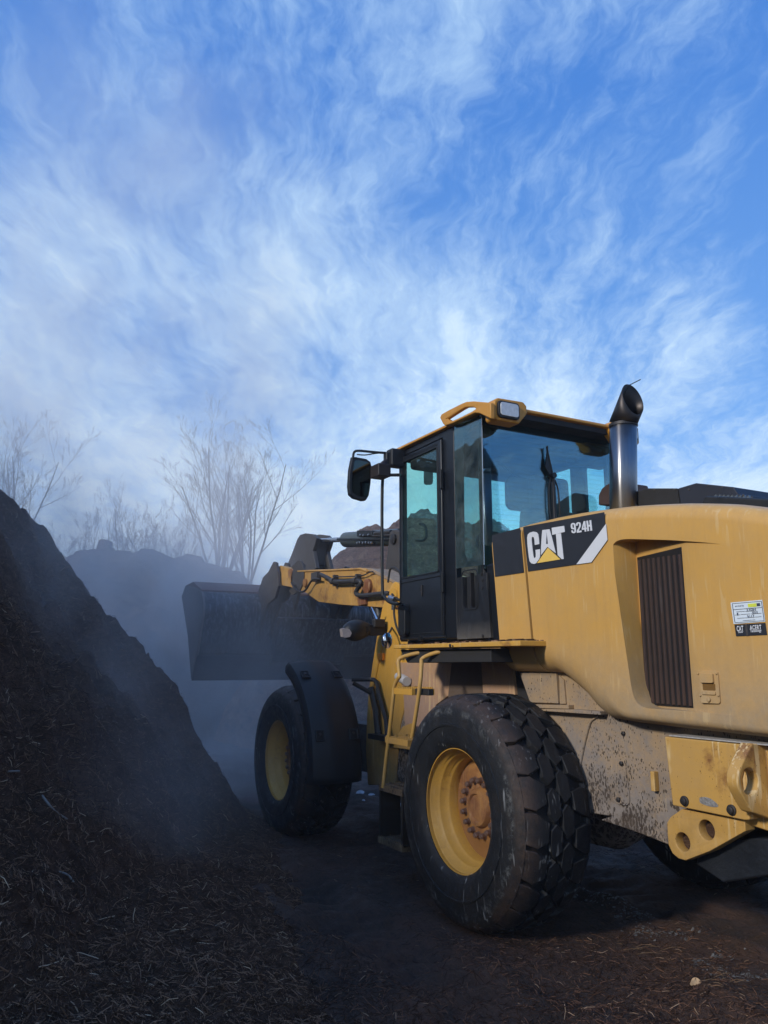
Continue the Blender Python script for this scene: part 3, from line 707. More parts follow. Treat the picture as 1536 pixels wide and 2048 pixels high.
def step(x0, x1, z, name, mat):
    mb = MB(); mb.box((x0, YA-.17, z-.04), (x1, YA+.004, z))
    nt = max(5, int((x1-x0)/.022))
    for i in range(nt):
        x = x0+(x1-x0)*(i+.1)/nt; w = (x1-x0)/nt*.5
        for y in (YA-.008, YA-.08, YA-.16):
            mb.prism([(x, z), (x+w, z), (x+w/2, z+.012)], y, y+.01)
    return P(name, mb, mat, ladder, bevel=.002)
step(.64, .895, 1.262, 'step', 'yellow_tower'); step(.70, 1.01, .935, 'step', 'yellow_tower')
mudm = paint('muddy_step', base=(.14, .095, .05), dust=.9, dustcol=(.085, .07, .055), speck=1., scratch=.2, rough=.9)
st3 = step(.775, 1.10, .615, 'step', mudm); step(.775, 1.115, .275, 'step', mudm)
rs = MB()
rs.box((1.085, YA-.16, .26), (1.105, YA, .60)); rs.box((.775, YA-.16, .26), (.80, YA, .60)); rs.prism([(.96, .28), (1.08, .28), (1.09, .60), (.94, .60)], YA-.19, YA-.17); P('step_strap', rs, paint('black_mud', base=(.015, .012, .010), dust=.6, dustcol=(.03, .022, .017), scratch=0, rough=.9), ladder, bevel=.004)
br = MB(); br.box((.47, YA-.06, 1.225), (.64, YA-.02, 1.265)); P('ladder_bracket', br, 'darksteel', ladder, bevel=.004)

# ---- cab
CY = .72; CR = .52      # left and right half widths of the cab
cab = MB(); X0, X1 = .285, 1.385
def ypr(poly, y0, y1, mb): mb.prism(poly, y0, y1)
for sgn in (1, -1):
    CW = CY if sgn > 0 else CR
    y0, y1 = sorted((sgn*(CW-.05), sgn*CW))
    ypr([(X1, 1.59), (X1-.035, 1.59), (X1-.035, 3.08), (X1, 3.08)], y0, y1, cab)                       # front post
    ypr([(.748, 1.59), (.60, 1.59), (.60, 3.08), (.748, 3.08)], y0, y1, cab)                         # door post
    ypr([(X1, 3.035), (.62, 3.035), (.62, 3.09), (X1, 3.09)], y0+.001*sgn, y1-.001*sgn, cab)
    y2, y3 = sorted((sgn*(CW-.10), sgn*(CW-.012)))
    ypr([(.33, 1.59), (X0+.01, 1.59), (X0+.01, 3.08), (.33, 3.08)], y2, y3, cab)                     # rear post
cab.box((X0, -CR+.02, 3.0), (.34, CY-.02, 3.09)); cab.box((X1-.05, -CR+.06, 3.0), (X1-.005, CY-.06, 3.085)); cab.box((X1-.05, -CR+.06, 1.6), (X1-.005, CY-.06, 1.75))
cab.box((X0+.0, -CR+.02, 1.56), (X1-.01, CY-.055, 1.60))
cab.box((X0+.005, -CR+.02, 1.60), (.33, CY-.02, 2.03))
cabo = P('cab', cab, 'black', bevel=.008)
# lower body panel below the quarter glass, with a recessed vent
bp_ = MB(); bp_.prism([(.60, 1.585), (.215, 1.585), (.24, 2.0), (.60, 2.0)], CY-.06, CY); bpo = bp_.build('body_panel', M['blackdust'], cabo)
va, vb = xz(925, 1145, CY), xz(955, 1215, CY)
cc = MB().prism(rrect(vb[0], vb[1], va[0], va[1], .03), CY-.035, CY+.05).build('c', None)
boolean(bpo, [cc]); k = bpo.modifiers.new('bevel', 'BEVEL'); k.width = .004; k.segments = 2; k.limit_method = 'ANGLE'
vv = MB(); xm = (va[0]+vb[0])/2; vv.box((xm-.006, CY-.034, vb[1]+.01), (xm+.006, CY-.005, va[1]-.01)); P('vent_bar', vv, 'darksteel', cabo)
vf = MB(); rr = rrect(vb[0]-.008, vb[1]-.008, va[0]+.008, va[1]+.008, .036); vf.tube([(x, CY+.001, z) for x, z in rr+rr[:1]], .004, 6); P('vent_rim', vf, 'plastic', cabo)
for u, v in ((963, 1148), (965, 1160), (964, 1176), (966, 1272)):
    c0 = xz(u, v, CY); b_ = MB().lathe([(0, .011), (.004, .011), (.005, .006)], (c0[0], CY, c0[1]), n=12); P('panel_bolt', b_, 'darksteel', cabo)
fil = MB(); fil.box((.02, -.70, 1.55), (X0-.006, .70, 2.06)); P('rear_bulkhead', fil, 'black', cabo, bevel=.02)
# quarter glass: black border ring + clear centre
qg = MB(); q = [xz(908, 850, CY+.006), xz(963, 832, CY+.006), xz(966, 1130, CY+.006), xz(912, 1137, CY+.006)]
qg.prism(q, CY, CY+.006); P('quarter_window', qg, 'glass_side', cabo)
inner = [xz(*p, CY-.004) for p in spline([(927, 875), (942, 857), (961, 848)], 4)]+[xz(*p, CY-.004) for p in ((964, 1120), (935, 1122), (929, 1105))]
bord = MB(); bb_ = [xz(908, 850, CY-.003), xz(963, 832, CY-.003), xz(966, 1130, CY-.003), xz(912, 1137, CY-.003)]
bo_ = bord.prism(bb_, CY-.006, CY-.002).build('window_border', M['interior'], cabo)
boolean(bo_, [MB().prism(inner, CY-.05, CY+.05).build('c', None)])
ge = MB(); ge.tube([at(963.5, 832, 'Y', CY+.004), at(968, 1130, 'Y', CY+.004)], .004, 6); P('window_edge', ge, 'rod', cabo)
# door
DY = CY+.022
dr = MB(); do = [(.735, 1.60), (1.358, 1.60), (1.358, 3.02), (.735, 3.02)]
dro = dr.prism(do, DY-.03, DY).build('door', M['black'], L)
wz0, wz1 = 2.065, 2.975
dwin = MB().prism(rrect(.79, wz0, 1.315, wz1, .02), DY-.1, DY+.1).build('c', None)
boolean(dro, [dwin]); k = dro.modifiers.new('bevel', 'BEVEL'); k.width = .006; k.segments = 2; k.limit_method = 'ANGLE'
dg_ = MB().prism([(.785, wz0-.005), (1.32, wz0-.005), (1.32, wz1+.005), (.785, wz1+.005)], DY-.02, DY-.014); P('door_window', dg_, 'glass', dro)
gk = MB(); rr = rrect(.788, wz0-.002, 1.317, wz1+.002, .02); gk.tube([(x, DY-.004, z) for x, z in rr+rr[:1]], .009, 6); P('window_seal', gk, 'plastic', dro)
df = MB()
rr = rrect(.755, 1.64, 1.34, 2.03, .01, 2); df.tube([(x, DY+.001, z) for x, z in rr+rr[:1]], .0035, 5); P('door_pressing', df, 'plastic', dro)
for z_ in (2.72, 1.98):
    hg = MB(); hg.box((.718, DY-.004, z_-.07), (.742, DY+.016, z_+.07)); P('hinge', hg, 'plastic', dro, bevel=.004)
dh = MB(); c0 = xz(841, 1168, DY); dh.tube([at(843.5, 1170, 'Y', DY+.006), at(843.5, 1192, 'Y', DY+.006)], .006, 8); dh.box((c0[0]-.028, DY, c0[1]-.055), (c0[0]-.005, DY+.012, c0[1]-.03)); P('door_lock', dh, 'darksteel', dro)
lh = MB(); lh.prism(rrect(*xz(814, 1272, DY+.03), *xz(800, 1209, DY+.03), .03), DY+.0, DY+.05); P('door_handle', lh, 'plastic', dro, bevel=.008)
rb = MB(); p_ = xz(846, 1277, DY); rb.tube([at(808, 1278, 'Y', DY+.01), at(892, 1273, 'Y', DY+.01)], .006, 6); rb.lathe([(0, .02), (.03, .02)], (p_[0], DY, p_[1]), n=14); P('door_stop', rb, 'plastic', dro)
# other glazing
rg_ = MB(); rg_.prism([(CY-.004, 2.03), (CY-.004, 3.07), (-CR+.004, 3.07), (-CR+.004, 2.03)], X0-.012, X0-.006, 'X'); rgo = P('rear_window', rg_, 'glass_rear', cabo)
rgs = MB(); rgs.prism([(CY, 2.03), (CY, 3.07), (CY-.045, 3.07), (CY-.045, 2.03)], X0-.002, X0+.004, 'X'); P('window_band', rgs, 'interior', cabo)
ws_ = MB(); ws_.prism([(CY-.05, 1.72), (CY-.05, 3.03), (-CR+.05, 3.03), (-CR+.05, 1.72)], X1-.022, X1-.016, 'X'); P('windscreen', ws_, 'glass', cabo)
rs_ = MB(); rs_.box((.34, -CR+.012, 1.98), (1.35, -CR+.018, 3.04)); P('right_window', rs_, 'glass', cabo)
# right-hand side: solid rear quarter with a rounded window opening, seen through the rear glass
rq = MB(); rq.box((.30, -CR+.03, 1.6), (.62, -CR+.045, 3.05)); rqo = rq.build('right_quarter', M['interior'], cabo)
boolean(rqo, [MB().prism(rrect(.345, 2.0, .60, 2.93, .09), -CR, -CR+.2).build('c', None)])
rd_ = MB(); rd_.box((.62, -CR+.03, 1.6), (1.34, -CR+.045, 2.05)); P('right_lower_panel', rd_, 'interior', cabo)
# roof liner, seat, column, wheel, console
rl = MB(); rl.box((.33, -CR+.06, 2.93), (1.34, CY-.06, 3.03)); rl.box((.30, -.50, 2.86), (.44, -.15, 2.95)); P('roof_liner', rl, 'interior', cabo, bevel=.03)
se = MB(); se.box((.60, -.26, 1.78), (1.08, .26, 1.92)); P('seat', se, 'seat', cabo, bevel=.04, seg=3)
sb = MB(); sb.prism([(.46, 1.85), (.60, 1.85), (.52, 2.52), (.42, 2.52)], -.24, .24); P('seat_back', sb, 'seat', cabo, bevel=.05, seg=4)
sh_ = MB(); sh_.prism([(.405, 2.48), (.50, 2.48), (.49, 2.76), (.41, 2.76)], -.17, .17); P('headrest', sh_, 'seat', cabo, bevel=.045, seg=4)
cs = MB(); cs.prism([(1.30, 1.6), (1.16, 1.6), (1.10, 2.28), (1.14, 2.32), (1.24, 2.25)], -.1, .1); cs.box((.5, -.53, 1.6), (1.1, -.32, 2.12)); P('dashboard', cs, 'interior', cabo, bevel=.03)
sw = MB(); cw_ = Vector((1.06, 0, 2.30)); ring = []
for k in range(29):
    a = 2*math.pi*k/28; ring.append(cw_+Vector((math.cos(a)*.12, math.sin(a)*.2, math.cos(a)*.16)))
sw.tube(ring, .014, 8, cap=False); sw.tube([cw_, (1.14, 0, 2.2)], .025, 8); sw.tube([ring[7], cw_, ring[21]], .010, 6); P('steering_wheel', sw, 'plastic', cabo)
im = MB(); im.prism(rrect(.06, 2.50, .34, 2.74, .05), .50, .53, 'X'); im.tube([(.52, .22, 2.74), (.9, .2, 3.0)], .008, 6); 
P('interior_mirror', im, 'plastic', cabo, bevel=.01)
# grab handle inside the door glass
gh = MB(); gh.tube([Vector(p) for p in spline([at(840, 1048, 'Y', CY-.06), at(848, 1050, 'Y', CY-.06), at(852, 1060, 'Y', CY-.06), at(852, 1075, 'Y', CY-.06), at(845, 1081, 'Y', CY-.06), at(833, 1081, 'Y', CY-.06)], 4)], .011, 8); P('inner_handle', gh, 'plastic', cabo)
# rear wiper
wi = MB(); XWp = X0-.03
wi.tube([at(1110, 1045, 'X', XWp), at(1106, 960, 'X', XWp)], [.016, .010], 8)
wi.tube([at(1106, 962, 'X', XWp), at(1093, 893, 'X', XWp-.01)], [.014, .006], 6)
wi.prism([(at(1094, 892, 'X', XWp)[1], at(1094, 892, 'X', XWp)[2]), (at(1089, 935, 'X', XWp)[1], at(1089, 935, 'X', XWp)[2]), (at(1101, 955, 'X', XWp)[1], at(1101, 955, 'X', XWp)[2])], XWp-.01, XWp, 'X')
wi.lathe([(-.03, .02), (.03, .02)], tuple(at(1104, 952, 'X', XWp)), 'X', 12)
for du in (-8, 9):
    wi.tube([Vector(p) for p in spline([at(1104+du*.3, 955, 'X', XWp), at(1106+du, 975, 'X', XWp), at(1108+du*1.2, 1010, 'X', XWp), at(1111+du*1.1, 1045, 'X', XWp)], 4)], .006, 6)
wi.box(tuple(at(1108, 1030, 'X', XWp)-np.array([.005, .02, .1])), tuple(at(1106, 970, 'X', XWp)+np.array([.01, .02, .02])))
P('rear_wiper', wi, 'plastic', cabo)
# ---- roof
rf = MB()
def roof_ring(ins, z):
    o_ = [(1.46, CY+.04), (1.50, CY-.05), (1.50, -CR+.05), (1.46, -CR-.03), (.17, -CR-.03), (.115, -CR+.06), (.115, CY-.06), (.17, CY+.02)]
    return [((x-.8)*(1-ins)+.8, y*(1-ins), z) for x, y in o_]
rings = [roof_ring(0.04, 3.082), roof_ring(0.0, 3.088), roof_ring(0., 3.104), roof_ring(.03, 3.116), roof_ring(.12, 3.122), roof_ring(.5, 3.13)]
V = [p for r_ in rings for p in r_]; n_ = 8
F = [(i*n_+j, i*n_+(j+1) % n_, (i+1)*n_+(j+1) % n_, (i+1)*n_+j) for i in range(5) for j in range(n_)]+[tuple(range(n_)), tuple(range(5*n_, 6*n_))]
rf.add(V, F); roof = P('roof', rf, 'yellow_roof', bevel=.006)
# raised side loop and lamp pods at the rear corners
for sg, off in ((1, 0.), (-1, .17)):
    yy_ = .75 if sg > 0 else -.54
    lp_ = MB(); lp_.prism([xz(*p, .77) for p in ((883, 836), (886, 829), (900, 821), (926, 808), (936, 804), (950, 803), (985, 806), (985, 838), (962, 827), (953, 826), (925, 839), (908, 847), (893, 852), (889, 848))], min(yy_, yy_+.035*sg), max(yy_, yy_+.035*sg))
    if sg < 0: lp_ = MB().box((.18, -.555, 3.10), (.60, -.52, 3.13))
    lpo = lp_.build('roof_rail', M['yellow_roof'], roof)
    if sg > 0: boolean(lpo, [MB().prism([xz(*p, .77) for p in ((897, 838), (925, 820), (934, 815), (950, 814.5), (955, 818), (948, 823), (922, 836), (906, 843))], .6, .9).build('c', None)])
    k = lpo.modifiers.new('bevel', 'BEVEL'); k.width = .012; k.segments = 3; k.limit_method = 'ANGLE'
    ya_, yb_ = (.475, .745) if sg > 0 else (-.545, -.29)
    pp_ = [(ya_, 3.06), (ya_, 3.115), (ya_+.03, 3.14), (yb_-.03, 3.135), (yb_, 3.11), (yb_, 2.995), (yb_-.02, 2.98), (ya_+.07, 2.98)]
    if sg < 0: pp_ = [(ya_+yb_-y, z) for y, z in pp_]
    pod = MB(); pod.prism(pp_, .075, .185, 'X')
    P('lamp_pod', pod, 'yellow_roof', roof, bevel=.022, seg=4)
    yc = .64 if sg > 0 else -.43
    bz = MB(); bz.prism(rrect(yc-.086, 2.998, yc+.086, 3.112, .025), .055, .078, 'X'); P('lamp_bezel', bz, 'plastic', roof, bevel=.004)
    le = MB(); le.prism(rrect(yc-.073, 3.010, yc+.073, 3.100, .02), .048, .056, 'X'); P('work_lamp', le, 'lens', roof, bevel=.003)
vs_ = MB(); vs_.box((.14, -CR+.03, 3.045), (X0, CY-.03, 3.087)); P('roof_visor', vs_, 'interior', roof)
# ---- mirror on its bracket
MY = 1.05
mh = MB(); ctr_ = at(721, 955, 'Y', MY)
# mirror housing faces back towards the operator side
mo = [(705, 915), (712, 914), (733, 918), (741, 924), (744, 935), (741, 970), (738, 990), (733, 999), (725, 1000), (708, 995), (700, 988), (698, 972), (700, 940)]
XM = 1.42
mo3 = [at(u, v, 'X', XM) for u, v in mo]; c3 = sum(mo3)/len(mo3)
front = [(c3+(p-c3)*1.0) for p in mo3]; mid = [c3+(p-c3)*1.04+np.array([.03, 0, 0]) for p in mo3]; back = [c3+(p-c3)*.75+np.array([.09, 0.0, 0]) for p in mo3]
n_ = len(mo3); mh.add(front+mid+back, [(i, (i+1) % n_, n_+(i+1) % n_, n_+i) for i in range(n_)]+[(n_+i, n_+(i+1) % n_, 2*n_+(i+1) % n_, 2*n_+i) for i in range(n_)]+[tuple(range(n_)), tuple(range(3*n_-1, 2*n_-1, -1))])
mir = P('side_mirror', mh, 'plastic', ang=40, bevel=.004)
mg = MB(); mg.add([c3+(p-c3)*.86+np.array([-.004, -.008, 0]) for p in mo3], [tuple(range(n_))]); P('mirror_glass', mg, 'mirror', mir)
ma = MB()
ma.tube([Vector(p) for p in spline([at(706, 917, 'X', XM), at(708, 905, 'X', XM), at(717, 901.5, 'X', XM-.02), at(745, 904, 'X', XM-.04), at(772, 906, 'X', 1.36)], 4)], .010, 8)
ma.tube([Vector(p) for p in spline([at(714, 909, 'X', XM), at(730, 910, 'X', XM-.02), at(750, 907, 'X', XM-.04), at(772, 905, 'X', 1.36)], 4)], .005, 6)
P('mirror_arm', ma, 'plastic', mir)
mb_ = MB()
b0 = at(790, 917, 'X', 1.34); mb_.box(tuple(b0-np.array([.05, .065, .07])), tuple(b0+np.array([.05, .055, .07])))
b1 = at(776, 918, 'X', 1.36); mb_.box(tuple(b1-np.array([.03, .03, .06])), tuple(b1+np.array([.03, .03, .05])))
P('mirror_bracket', mb_, 'plastic', mir, bevel=.012)
cbx = MB(); b2_ = at(760, 943, 'X', 1.34); cbx.box(tuple(b2_-np.array([.07, .06, .05])), tuple(b2_+np.array([.07, .05, .05]))); cbx.tube([at(762, 930, 'X', 1.34), at(775, 920, 'X', 1.35)], .02, 8)
P('front_work_lamp', cbx, simple('brown_lamp_housing', (.022, .015, .015), .45), mir, bevel=.008)
# small second mirror seen through the door glass
m2 = MB(); q3 = [at(u, v, 'Y', -CY-.35) for u, v in rrect(848, 938, 866, 968, 5, 3)]; n_ = len(q3)
m2.add(q3+[p+np.array([.04, -.02, 0]) for p in q3], [tuple(range(n_)), tuple(range(2*n_-1, n_-1, -1))]+[(i, (i+1) % n_, n_+(i+1) % n_, n_+i) for i in range(n_)])
m2.tube([Vector(p) for p in (at(858, 938, 'Y', -CY-.35), at(858, 926, 'Y', -CY-.33), at(822, 914, 'Y', -CY-.02))], .010, 6)
P('side_mirror', m2, 'plastic')
# grab rail in front of the door
grl = MB(); pts = [at(u, v, 'Y', .85) for u, v in spline([(800, 950), (778, 950.5), (768, 955), (765, 965), (764, 1040), (765, 1180), (768, 1192), (776, 1202), (788, 1207), (802, 1208)], 5)]
pts[0] = at(801, 950, 'Y', .74); pts[-1] = at(803, 1208, 'Y', .74)
grl.tube([Vector(p) for p in pts], .0125, 10); P('grab_rail', grl, 'plastic', ang=60)

# ---- front frame tower and linkage
for sg in (1, -1):
    tw = MB(); y1_ = sg*.56; y0_ = sg*.50
    tp = [xz(*p, .56) for p in ((735, 1570), (731, 1500), (733, 1440), (736, 1390), (744, 1330), (757, 1250), (764, 1215), (775, 1180), (790, 1172), (806, 1180), (815, 1200), (818, 1330), (812, 1400), (800, 1450), (790, 1570))]
    tw.prism(tp, min(y0_, y1_), max(y0_, y1_)); two = P('loader_tower', tw, 'yellow_tower', bevel=.01)
    if sg > 0:
        c0 = xz(797, 1190, .56); pv_ = MB().lathe([(0, .105), (.03, .105), (.035, .095), (.035, .06), (.05, .055), (.05, 0.001)], (c0[0], .56, c0[1]), 'Y', 32); P('pivot_boss', pv_, 'yellow_tower', two, ang=40)
        sm = MB(); c0 = xz(764.6, 1313.4, .562); sm.prism(rrect(c0[0]-.042, c0[1]-.030, c0[0]+.042, c0[1]+.030, .01), .56, .585); P('marker_lamp', sm, 'amber', two, bevel=.003)
        eg = MB(); eg.tube([at(u, v, 'Y', .565) for u, v in spline([(770, 1262), (762, 1300), (752, 1350), (744, 1400), (741, 1440)], 3)], .007, 6); P('tower_seam', eg, 'yellow_tower', two)
fx = MB(); fx.box((1.55, -.50, .45), (2.35, .50, 1.15)); P('front_frame', fx, 'yellow_tower', bevel=.02)
fa = MB(); fa.tube([(2.83, -.9, .605), (2.83, .9, .605)], .13, 18); fa.box((2.2, -.45, .5), (3.0, .45, .9)); P('front_axle', fa, 'blackdust')
wt = MB(); wt.tube([at(797, 1353, 'Y', .60), at(814, 1363, 'Y', .64)], .035, 14); P('steering_cylinder', wt, 'white_tube', ang=60)
for sg in (1, -1):
    ar = MB(); ya, yb = sorted((sg*.42, sg*.50))
    o_ = [xz(*p, .50) for p in ((545, 1142), (560, 1131), (593, 1141), (660, 1139), (733, 1136), (800, 1168), (806, 1190), (795, 1204), (764, 1215), (686, 1210), (637, 1204), (609, 1184), (580, 1174), (560, 1170))]
    ar.prism(o_, ya, yb); arm = P('lift_arm', ar, 'yellow_front', bevel=.006)
    if sg > 0:
        # flange lip on the top edge
        tl = MB(); tl.tube([at(u, v, 'Y', .505) for u, v in ((596, 1142.5), (660, 1140.5), (722, 1137.5), (734, 1143), (742, 1140))], .011, 6); P('arm_lip', tl, 'yellow_front', arm)
        tl = MB(); a_ = [xz(*p, .50) for p in ((733, 1136), (746, 1137), (800, 1166), (801, 1172), (740, 1141))]; tl.prism(a_, .30, .515); P('arm_top_plate', tl, paint('worn_plate', base=(.33, .24, .16), dust=.6, dustcol=(.2, .15, .12)), arm, bevel=.003)
        yh = .555
        hs = MB(); hs.tube([at(u, v, 'Y', yh) for u, v in spline([(641, 1149), (656, 1156), (667, 1163), (690, 1163), (707, 1162), (718, 1162), (722, 1166), (716, 1176), (712, 1186), (720, 1191), (740, 1190), (768, 1187), (780, 1187)], 4)], .021, 10); P('hydraulic_hose', hs, 'hose', arm, ang=60)
        hs = MB(); hs.tube([at(u, v, 'Y', yh) for u, v in spline([(583, 1165), (590, 1178), (600, 1184), (611, 1180), (621, 1164), (628, 1158), (640, 1158)], 4)], .011, 8); P('hydraulic_hose', hs, 'hose', arm, ang=60)
        hs = MB(); hs.tube([at(u, v, 'Y', yh-.02) for u, v in spline([(668, 1154), (700, 1153), (725, 1151), (738, 1145), (746, 1143)], 3)], .006, 6); P('steel_pipe', hs, 'darksteel', arm, ang=60)
        hc_ = MB()
        for u, v in ((666, 1162), (711, 1161)):
            c0 = at(u, v, 'Y', yh); hc_.tube([c0-np.array([.03, 0, 0]), c0+np.array([.03, 0, 0])], .032, 12); hc_.box(tuple(c0-np.array([.015, .05, .05])), tuple(c0+np.array([.015, 0, .06])))
        c0 = at(629, 1153, 'Y', yh-.02); hc_.box(tuple(c0-np.array([.10, .02, .05])), tuple(c0+np.array([.05, .02, .04]))); P('hose_clamp', hc_, 'greypaint', arm, bevel=.004)
        kb = MB(); c0 = xz(729, 1197, .50); kb.box((c0[0]-.07, .50, c0[1]-.06), (c0[0]+.07, .53, c0[1]+.03)); kb.lathe([(0, .07), (.03, .07), (.035, .05)], (c0[0]-.09, .5, c0[1]+.1), n=20); P('arm_bracket', kb, paint('rusty_bracket', base=(.3, .13, .06), rust=1.), arm, bevel=.006)
        for u, v in ((612, 1166),):
            c0 = xz(u, v, .5); kb = MB().lathe([(0, .045), (.02, .045), (.025, .03)], (c0[0], .5, c0[1]), n=20); P('arm_pin', kb, 'hubrust', arm)
        # pivot boss at the bucket end
        c0 = xz(580, 1157, .50); kb = MB()
        for k in range(4): kb.lathe([(k*.03-.1, .17), (k*.03-.08, .17)], (c0[0]-.12*k+.1, .5, c0[1]), n=24)
        P('bucket_pin', kb, 'greypaint', arm)
    lc = MB(); y_ = sg*.36
    lc.tube([(1.75, y_, .95), (2.15, y_, 1.42)], .065, 16); lc.tube([(2.15, y_, 1.42), (2.62, y_, 2.03)], .032, 12); P('lift_cylinder', lc, 'plastic')
# visible rod of the lift cylinder beside the tower
lr = MB(); lr.tube([at(746, 1216, 'Y', .47), at(757, 1243, 'Y', .47)], .03, 14); P('lift_rod', lr, 'chrome')
lr = MB(); lr.tube([at(757, 1216, 'Y', .44), at(764, 1262, 'Y', .44)], .045, 12); P('lift_barrel', lr, 'plastic')
xt = MB(); xt.tube([(4.15, -.5, 2.36), (4.15, .5, 2.36)], .10, 18); P('cross_tube', xt, 'greypaint')
# bell crank (tilt lever), two plates
for y_ in (-.11, .07):
    bc = MB(); bc.prism([xz(*p, 0.) for p in ((612, 1080), (618, 1071), (628, 1068), (644, 1070), (652, 1078), (648, 1092), (644, 1103), (651, 1137), (640, 1150), (628, 1150), (630, 1132), (617, 1120), (607, 1137), (600, 1150), (588, 1150), (589, 1137), (601, 1109))], y_, y_+.05); P('bell_crank', bc, 'greypaint', bevel=.008)
bcm = MB(); bcm.prism([xz(*p, 0.) for p in ((622, 1075), (645, 1078), (640, 1130), (622, 1115))], -.06, .07); P('crank_web', bcm, 'greypaint')
tc = MB(); tc.tube([(5.02, 0, 2.925), (3.9, 0, 2.79)], .028, 14); tco = P('tilt_rod', tc, 'rod', ang=60)
tc = MB(); tc.tube([(3.93, 0, 2.785), (3.88, 0, 2.782), (2.65, 0, 2.635)], [.06, .085, .085], 20); tcb = P('tilt_cylinder', tc, simple('grey_green_cylinder', (.05, .062, .06), .4, var=.2), ang=40)
tv = MB(); tv.prism([xz(*p, .10) for p in ((715, 1061), (746, 1061), (746, 1073), (715, 1073))], .02, .11); tv.prism([xz(*p, .11) for p in ((713, 1083), (747, 1083), (747, 1089), (713, 1089))], .08, .12); tv.prism([xz(*p, .10) for p in ((673, 1076.5), (782, 1076.5), (782, 1080), (673, 1080))], .05, .10); P('cylinder_valve', tv, 'plastic', tcb, bevel=.004)
for u, v in ((716, 1086), (721, 1085), (727, 1086), (733, 1085), (739, 1085.5), (744, 1086), (722, 1070), (728, 1071), (738, 1070)):
    c0 = xz(u, v, .12); tv = MB().lathe([(0, .012), (.012, .012), (.014, .006)], (c0[0], .12, c0[1]), n=8); P('valve_bolt', tv, 'rod', tcb)
tv = MB(); tv.tube([at(750, 1067, 'Y', .1), at(782, 1064, 'Y', .1)], .022, 8); tv.tube([at(747, 1072, 'Y', .1), at(784, 1070, 'Y', .1)], .014, 8); P('cylinder_hose', tv, 'hose', tcb)
tu = MB(); tu.prism([xz(*p, .15) for p in ((779, 1065), (786, 1059), (795, 1059), (799, 1064), (800, 1172), (770, 1142))], .10, .15); tu.prism([xz(*p, -.10) for p in ((779, 1065), (786, 1059), (795, 1059), (799, 1064), (800, 1172), (770, 1142))], -.15, -.10)
tuo = P('tower_head', tu, 'greypaint', bevel=.01)
c0 = xz(788.5, 1078, .15); tb = MB().lathe([(0, .05), (.02, .05), (.025, .03)], (c0[0], .15, c0[1]), n=18); P('tower_pin', tb, 'darksteel', tuo)
for pts_ in ([(776, 1165), (780, 1140), (788, 1135), (797, 1142), (803, 1155)], [(784, 1188), (790, 1200), (788, 1225), (792, 1250), (800, 1270)], [(792, 1196), (798, 1199), (803, 1197)], [(761, 1226), (757, 1240), (760, 1255)]):
    hh = MB(); hh.tube([at(u, v, 'Y', .62) for u, v in spline(pts_, 4)], .009, 7); P('hydraulic_hose', hh, 'hose')
vb_ = MB(); c0 = at(784, 1196, 'Y', .62); vb_.tube([c0-np.array([.06, 0, .02]), c0+np.array([.03, 0, .0])], .028, 10); vb_.tube([at(786, 1206, 'Y', .62), at(786, 1220, 'Y', .62)], .014, 8); P('hose_fitting', vb_, 'rod')
# headlamp pod
hd = MB(); hl0 = at(686, 1262, 'X', 1.9); hl1 = at(740, 1259, 'X', 1.95)
ring_n = 20; rows = []
for k, (t_, a_, b_) in enumerate(((0., .02, .02), (.06, .055, .05), (.18, .075, .072), (.4, .088, .088), (.6, .086, .085), (.8, .065, .065), (1., .04, .045))):
    c_ = hl0+(hl1-hl0)*t_
    rows.append([tuple(c_+np.array([math.cos(a)*a_, 0, math.sin(a)*b_])) for a in np.linspace(0, 2*math.pi, ring_n+1)])
hd.grid(rows); hd.add(rows[0][:-1], [tuple(range(ring_n))])
hdo = P('headlamp', hd, 'plastic', ang=60)
hl = MB(); cl_ = at(694.5, 1266, 'X', 1.83); hl.add([tuple(cl_+np.array([0, a, b])) for a, b in ((.045, .03), (.03, .038), (-.02, .03), (-.04, 0.), (-.025, -.03), (.02, -.038), (.035, -.03))]+[tuple(cl_+np.array([.05, a, b])) for a, b in ((.045, .03), (.03, .038), (-.02, .03), (-.04, 0.), (-.025, -.03), (.02, -.038), (.035, -.03))], [tuple(range(7))]+[(i, (i+1) % 7, 7+(i+1) % 7, 7+i) for i in range(7)]); P('lamp_lens', hl, simple('dull_lens', (.42, .36, .34), .25, coat=.6), hdo)
ha = MB(); ha.prism([tuple(at(u, v, 'X', 1.93)[1:]) for u, v in ((728, 1250), (790, 1247), (790, 1265), (752, 1272), (733, 1270))], 1.90, 1.97, 'X'); c0 = at(731, 1259, 'X', 1.88); ha.lathe([(-.02, .03), (.06, .03)], tuple(c0), 'X', 14); P('lamp_arm', ha, 'plastic', hdo, bevel=.01)
hb = MB(); c0 = at(757, 1248, 'X', 1.90); hb.box(tuple(c0-np.array([.03, .05, .03])), tuple(c0+np.array([.03, .05, .04]))); P('lamp_joint', hb, 'darksteel', hdo, bevel=.01)
rmr = MB(); c0 = at(775, 1281, 'X', 1.56); 
rows = []
for s_, dx in ((.05, -.014), (.8, -.008), (1., .0), (.9, .03), (.3, .045)):
    rows.append([(c0[0]+dx, c0[1]+math.cos(a)*.045*s_, c0[2]+math.sin(a)*.062*s_) for a in np.linspace(0, 2*math.pi, 25)])
rmr.grid(rows); rmo = P('round_mirror', rmr, 'chrome', ang=60)
rs2 = MB(); rs2.tube([tuple(c0+np.array([.04, 0, .02])), at(781, 1262, 'X', 1.7), at(786, 1250, 'X', 1.9)], .008, 6); P('mirror_stem', rs2, 'plastic', rmo)
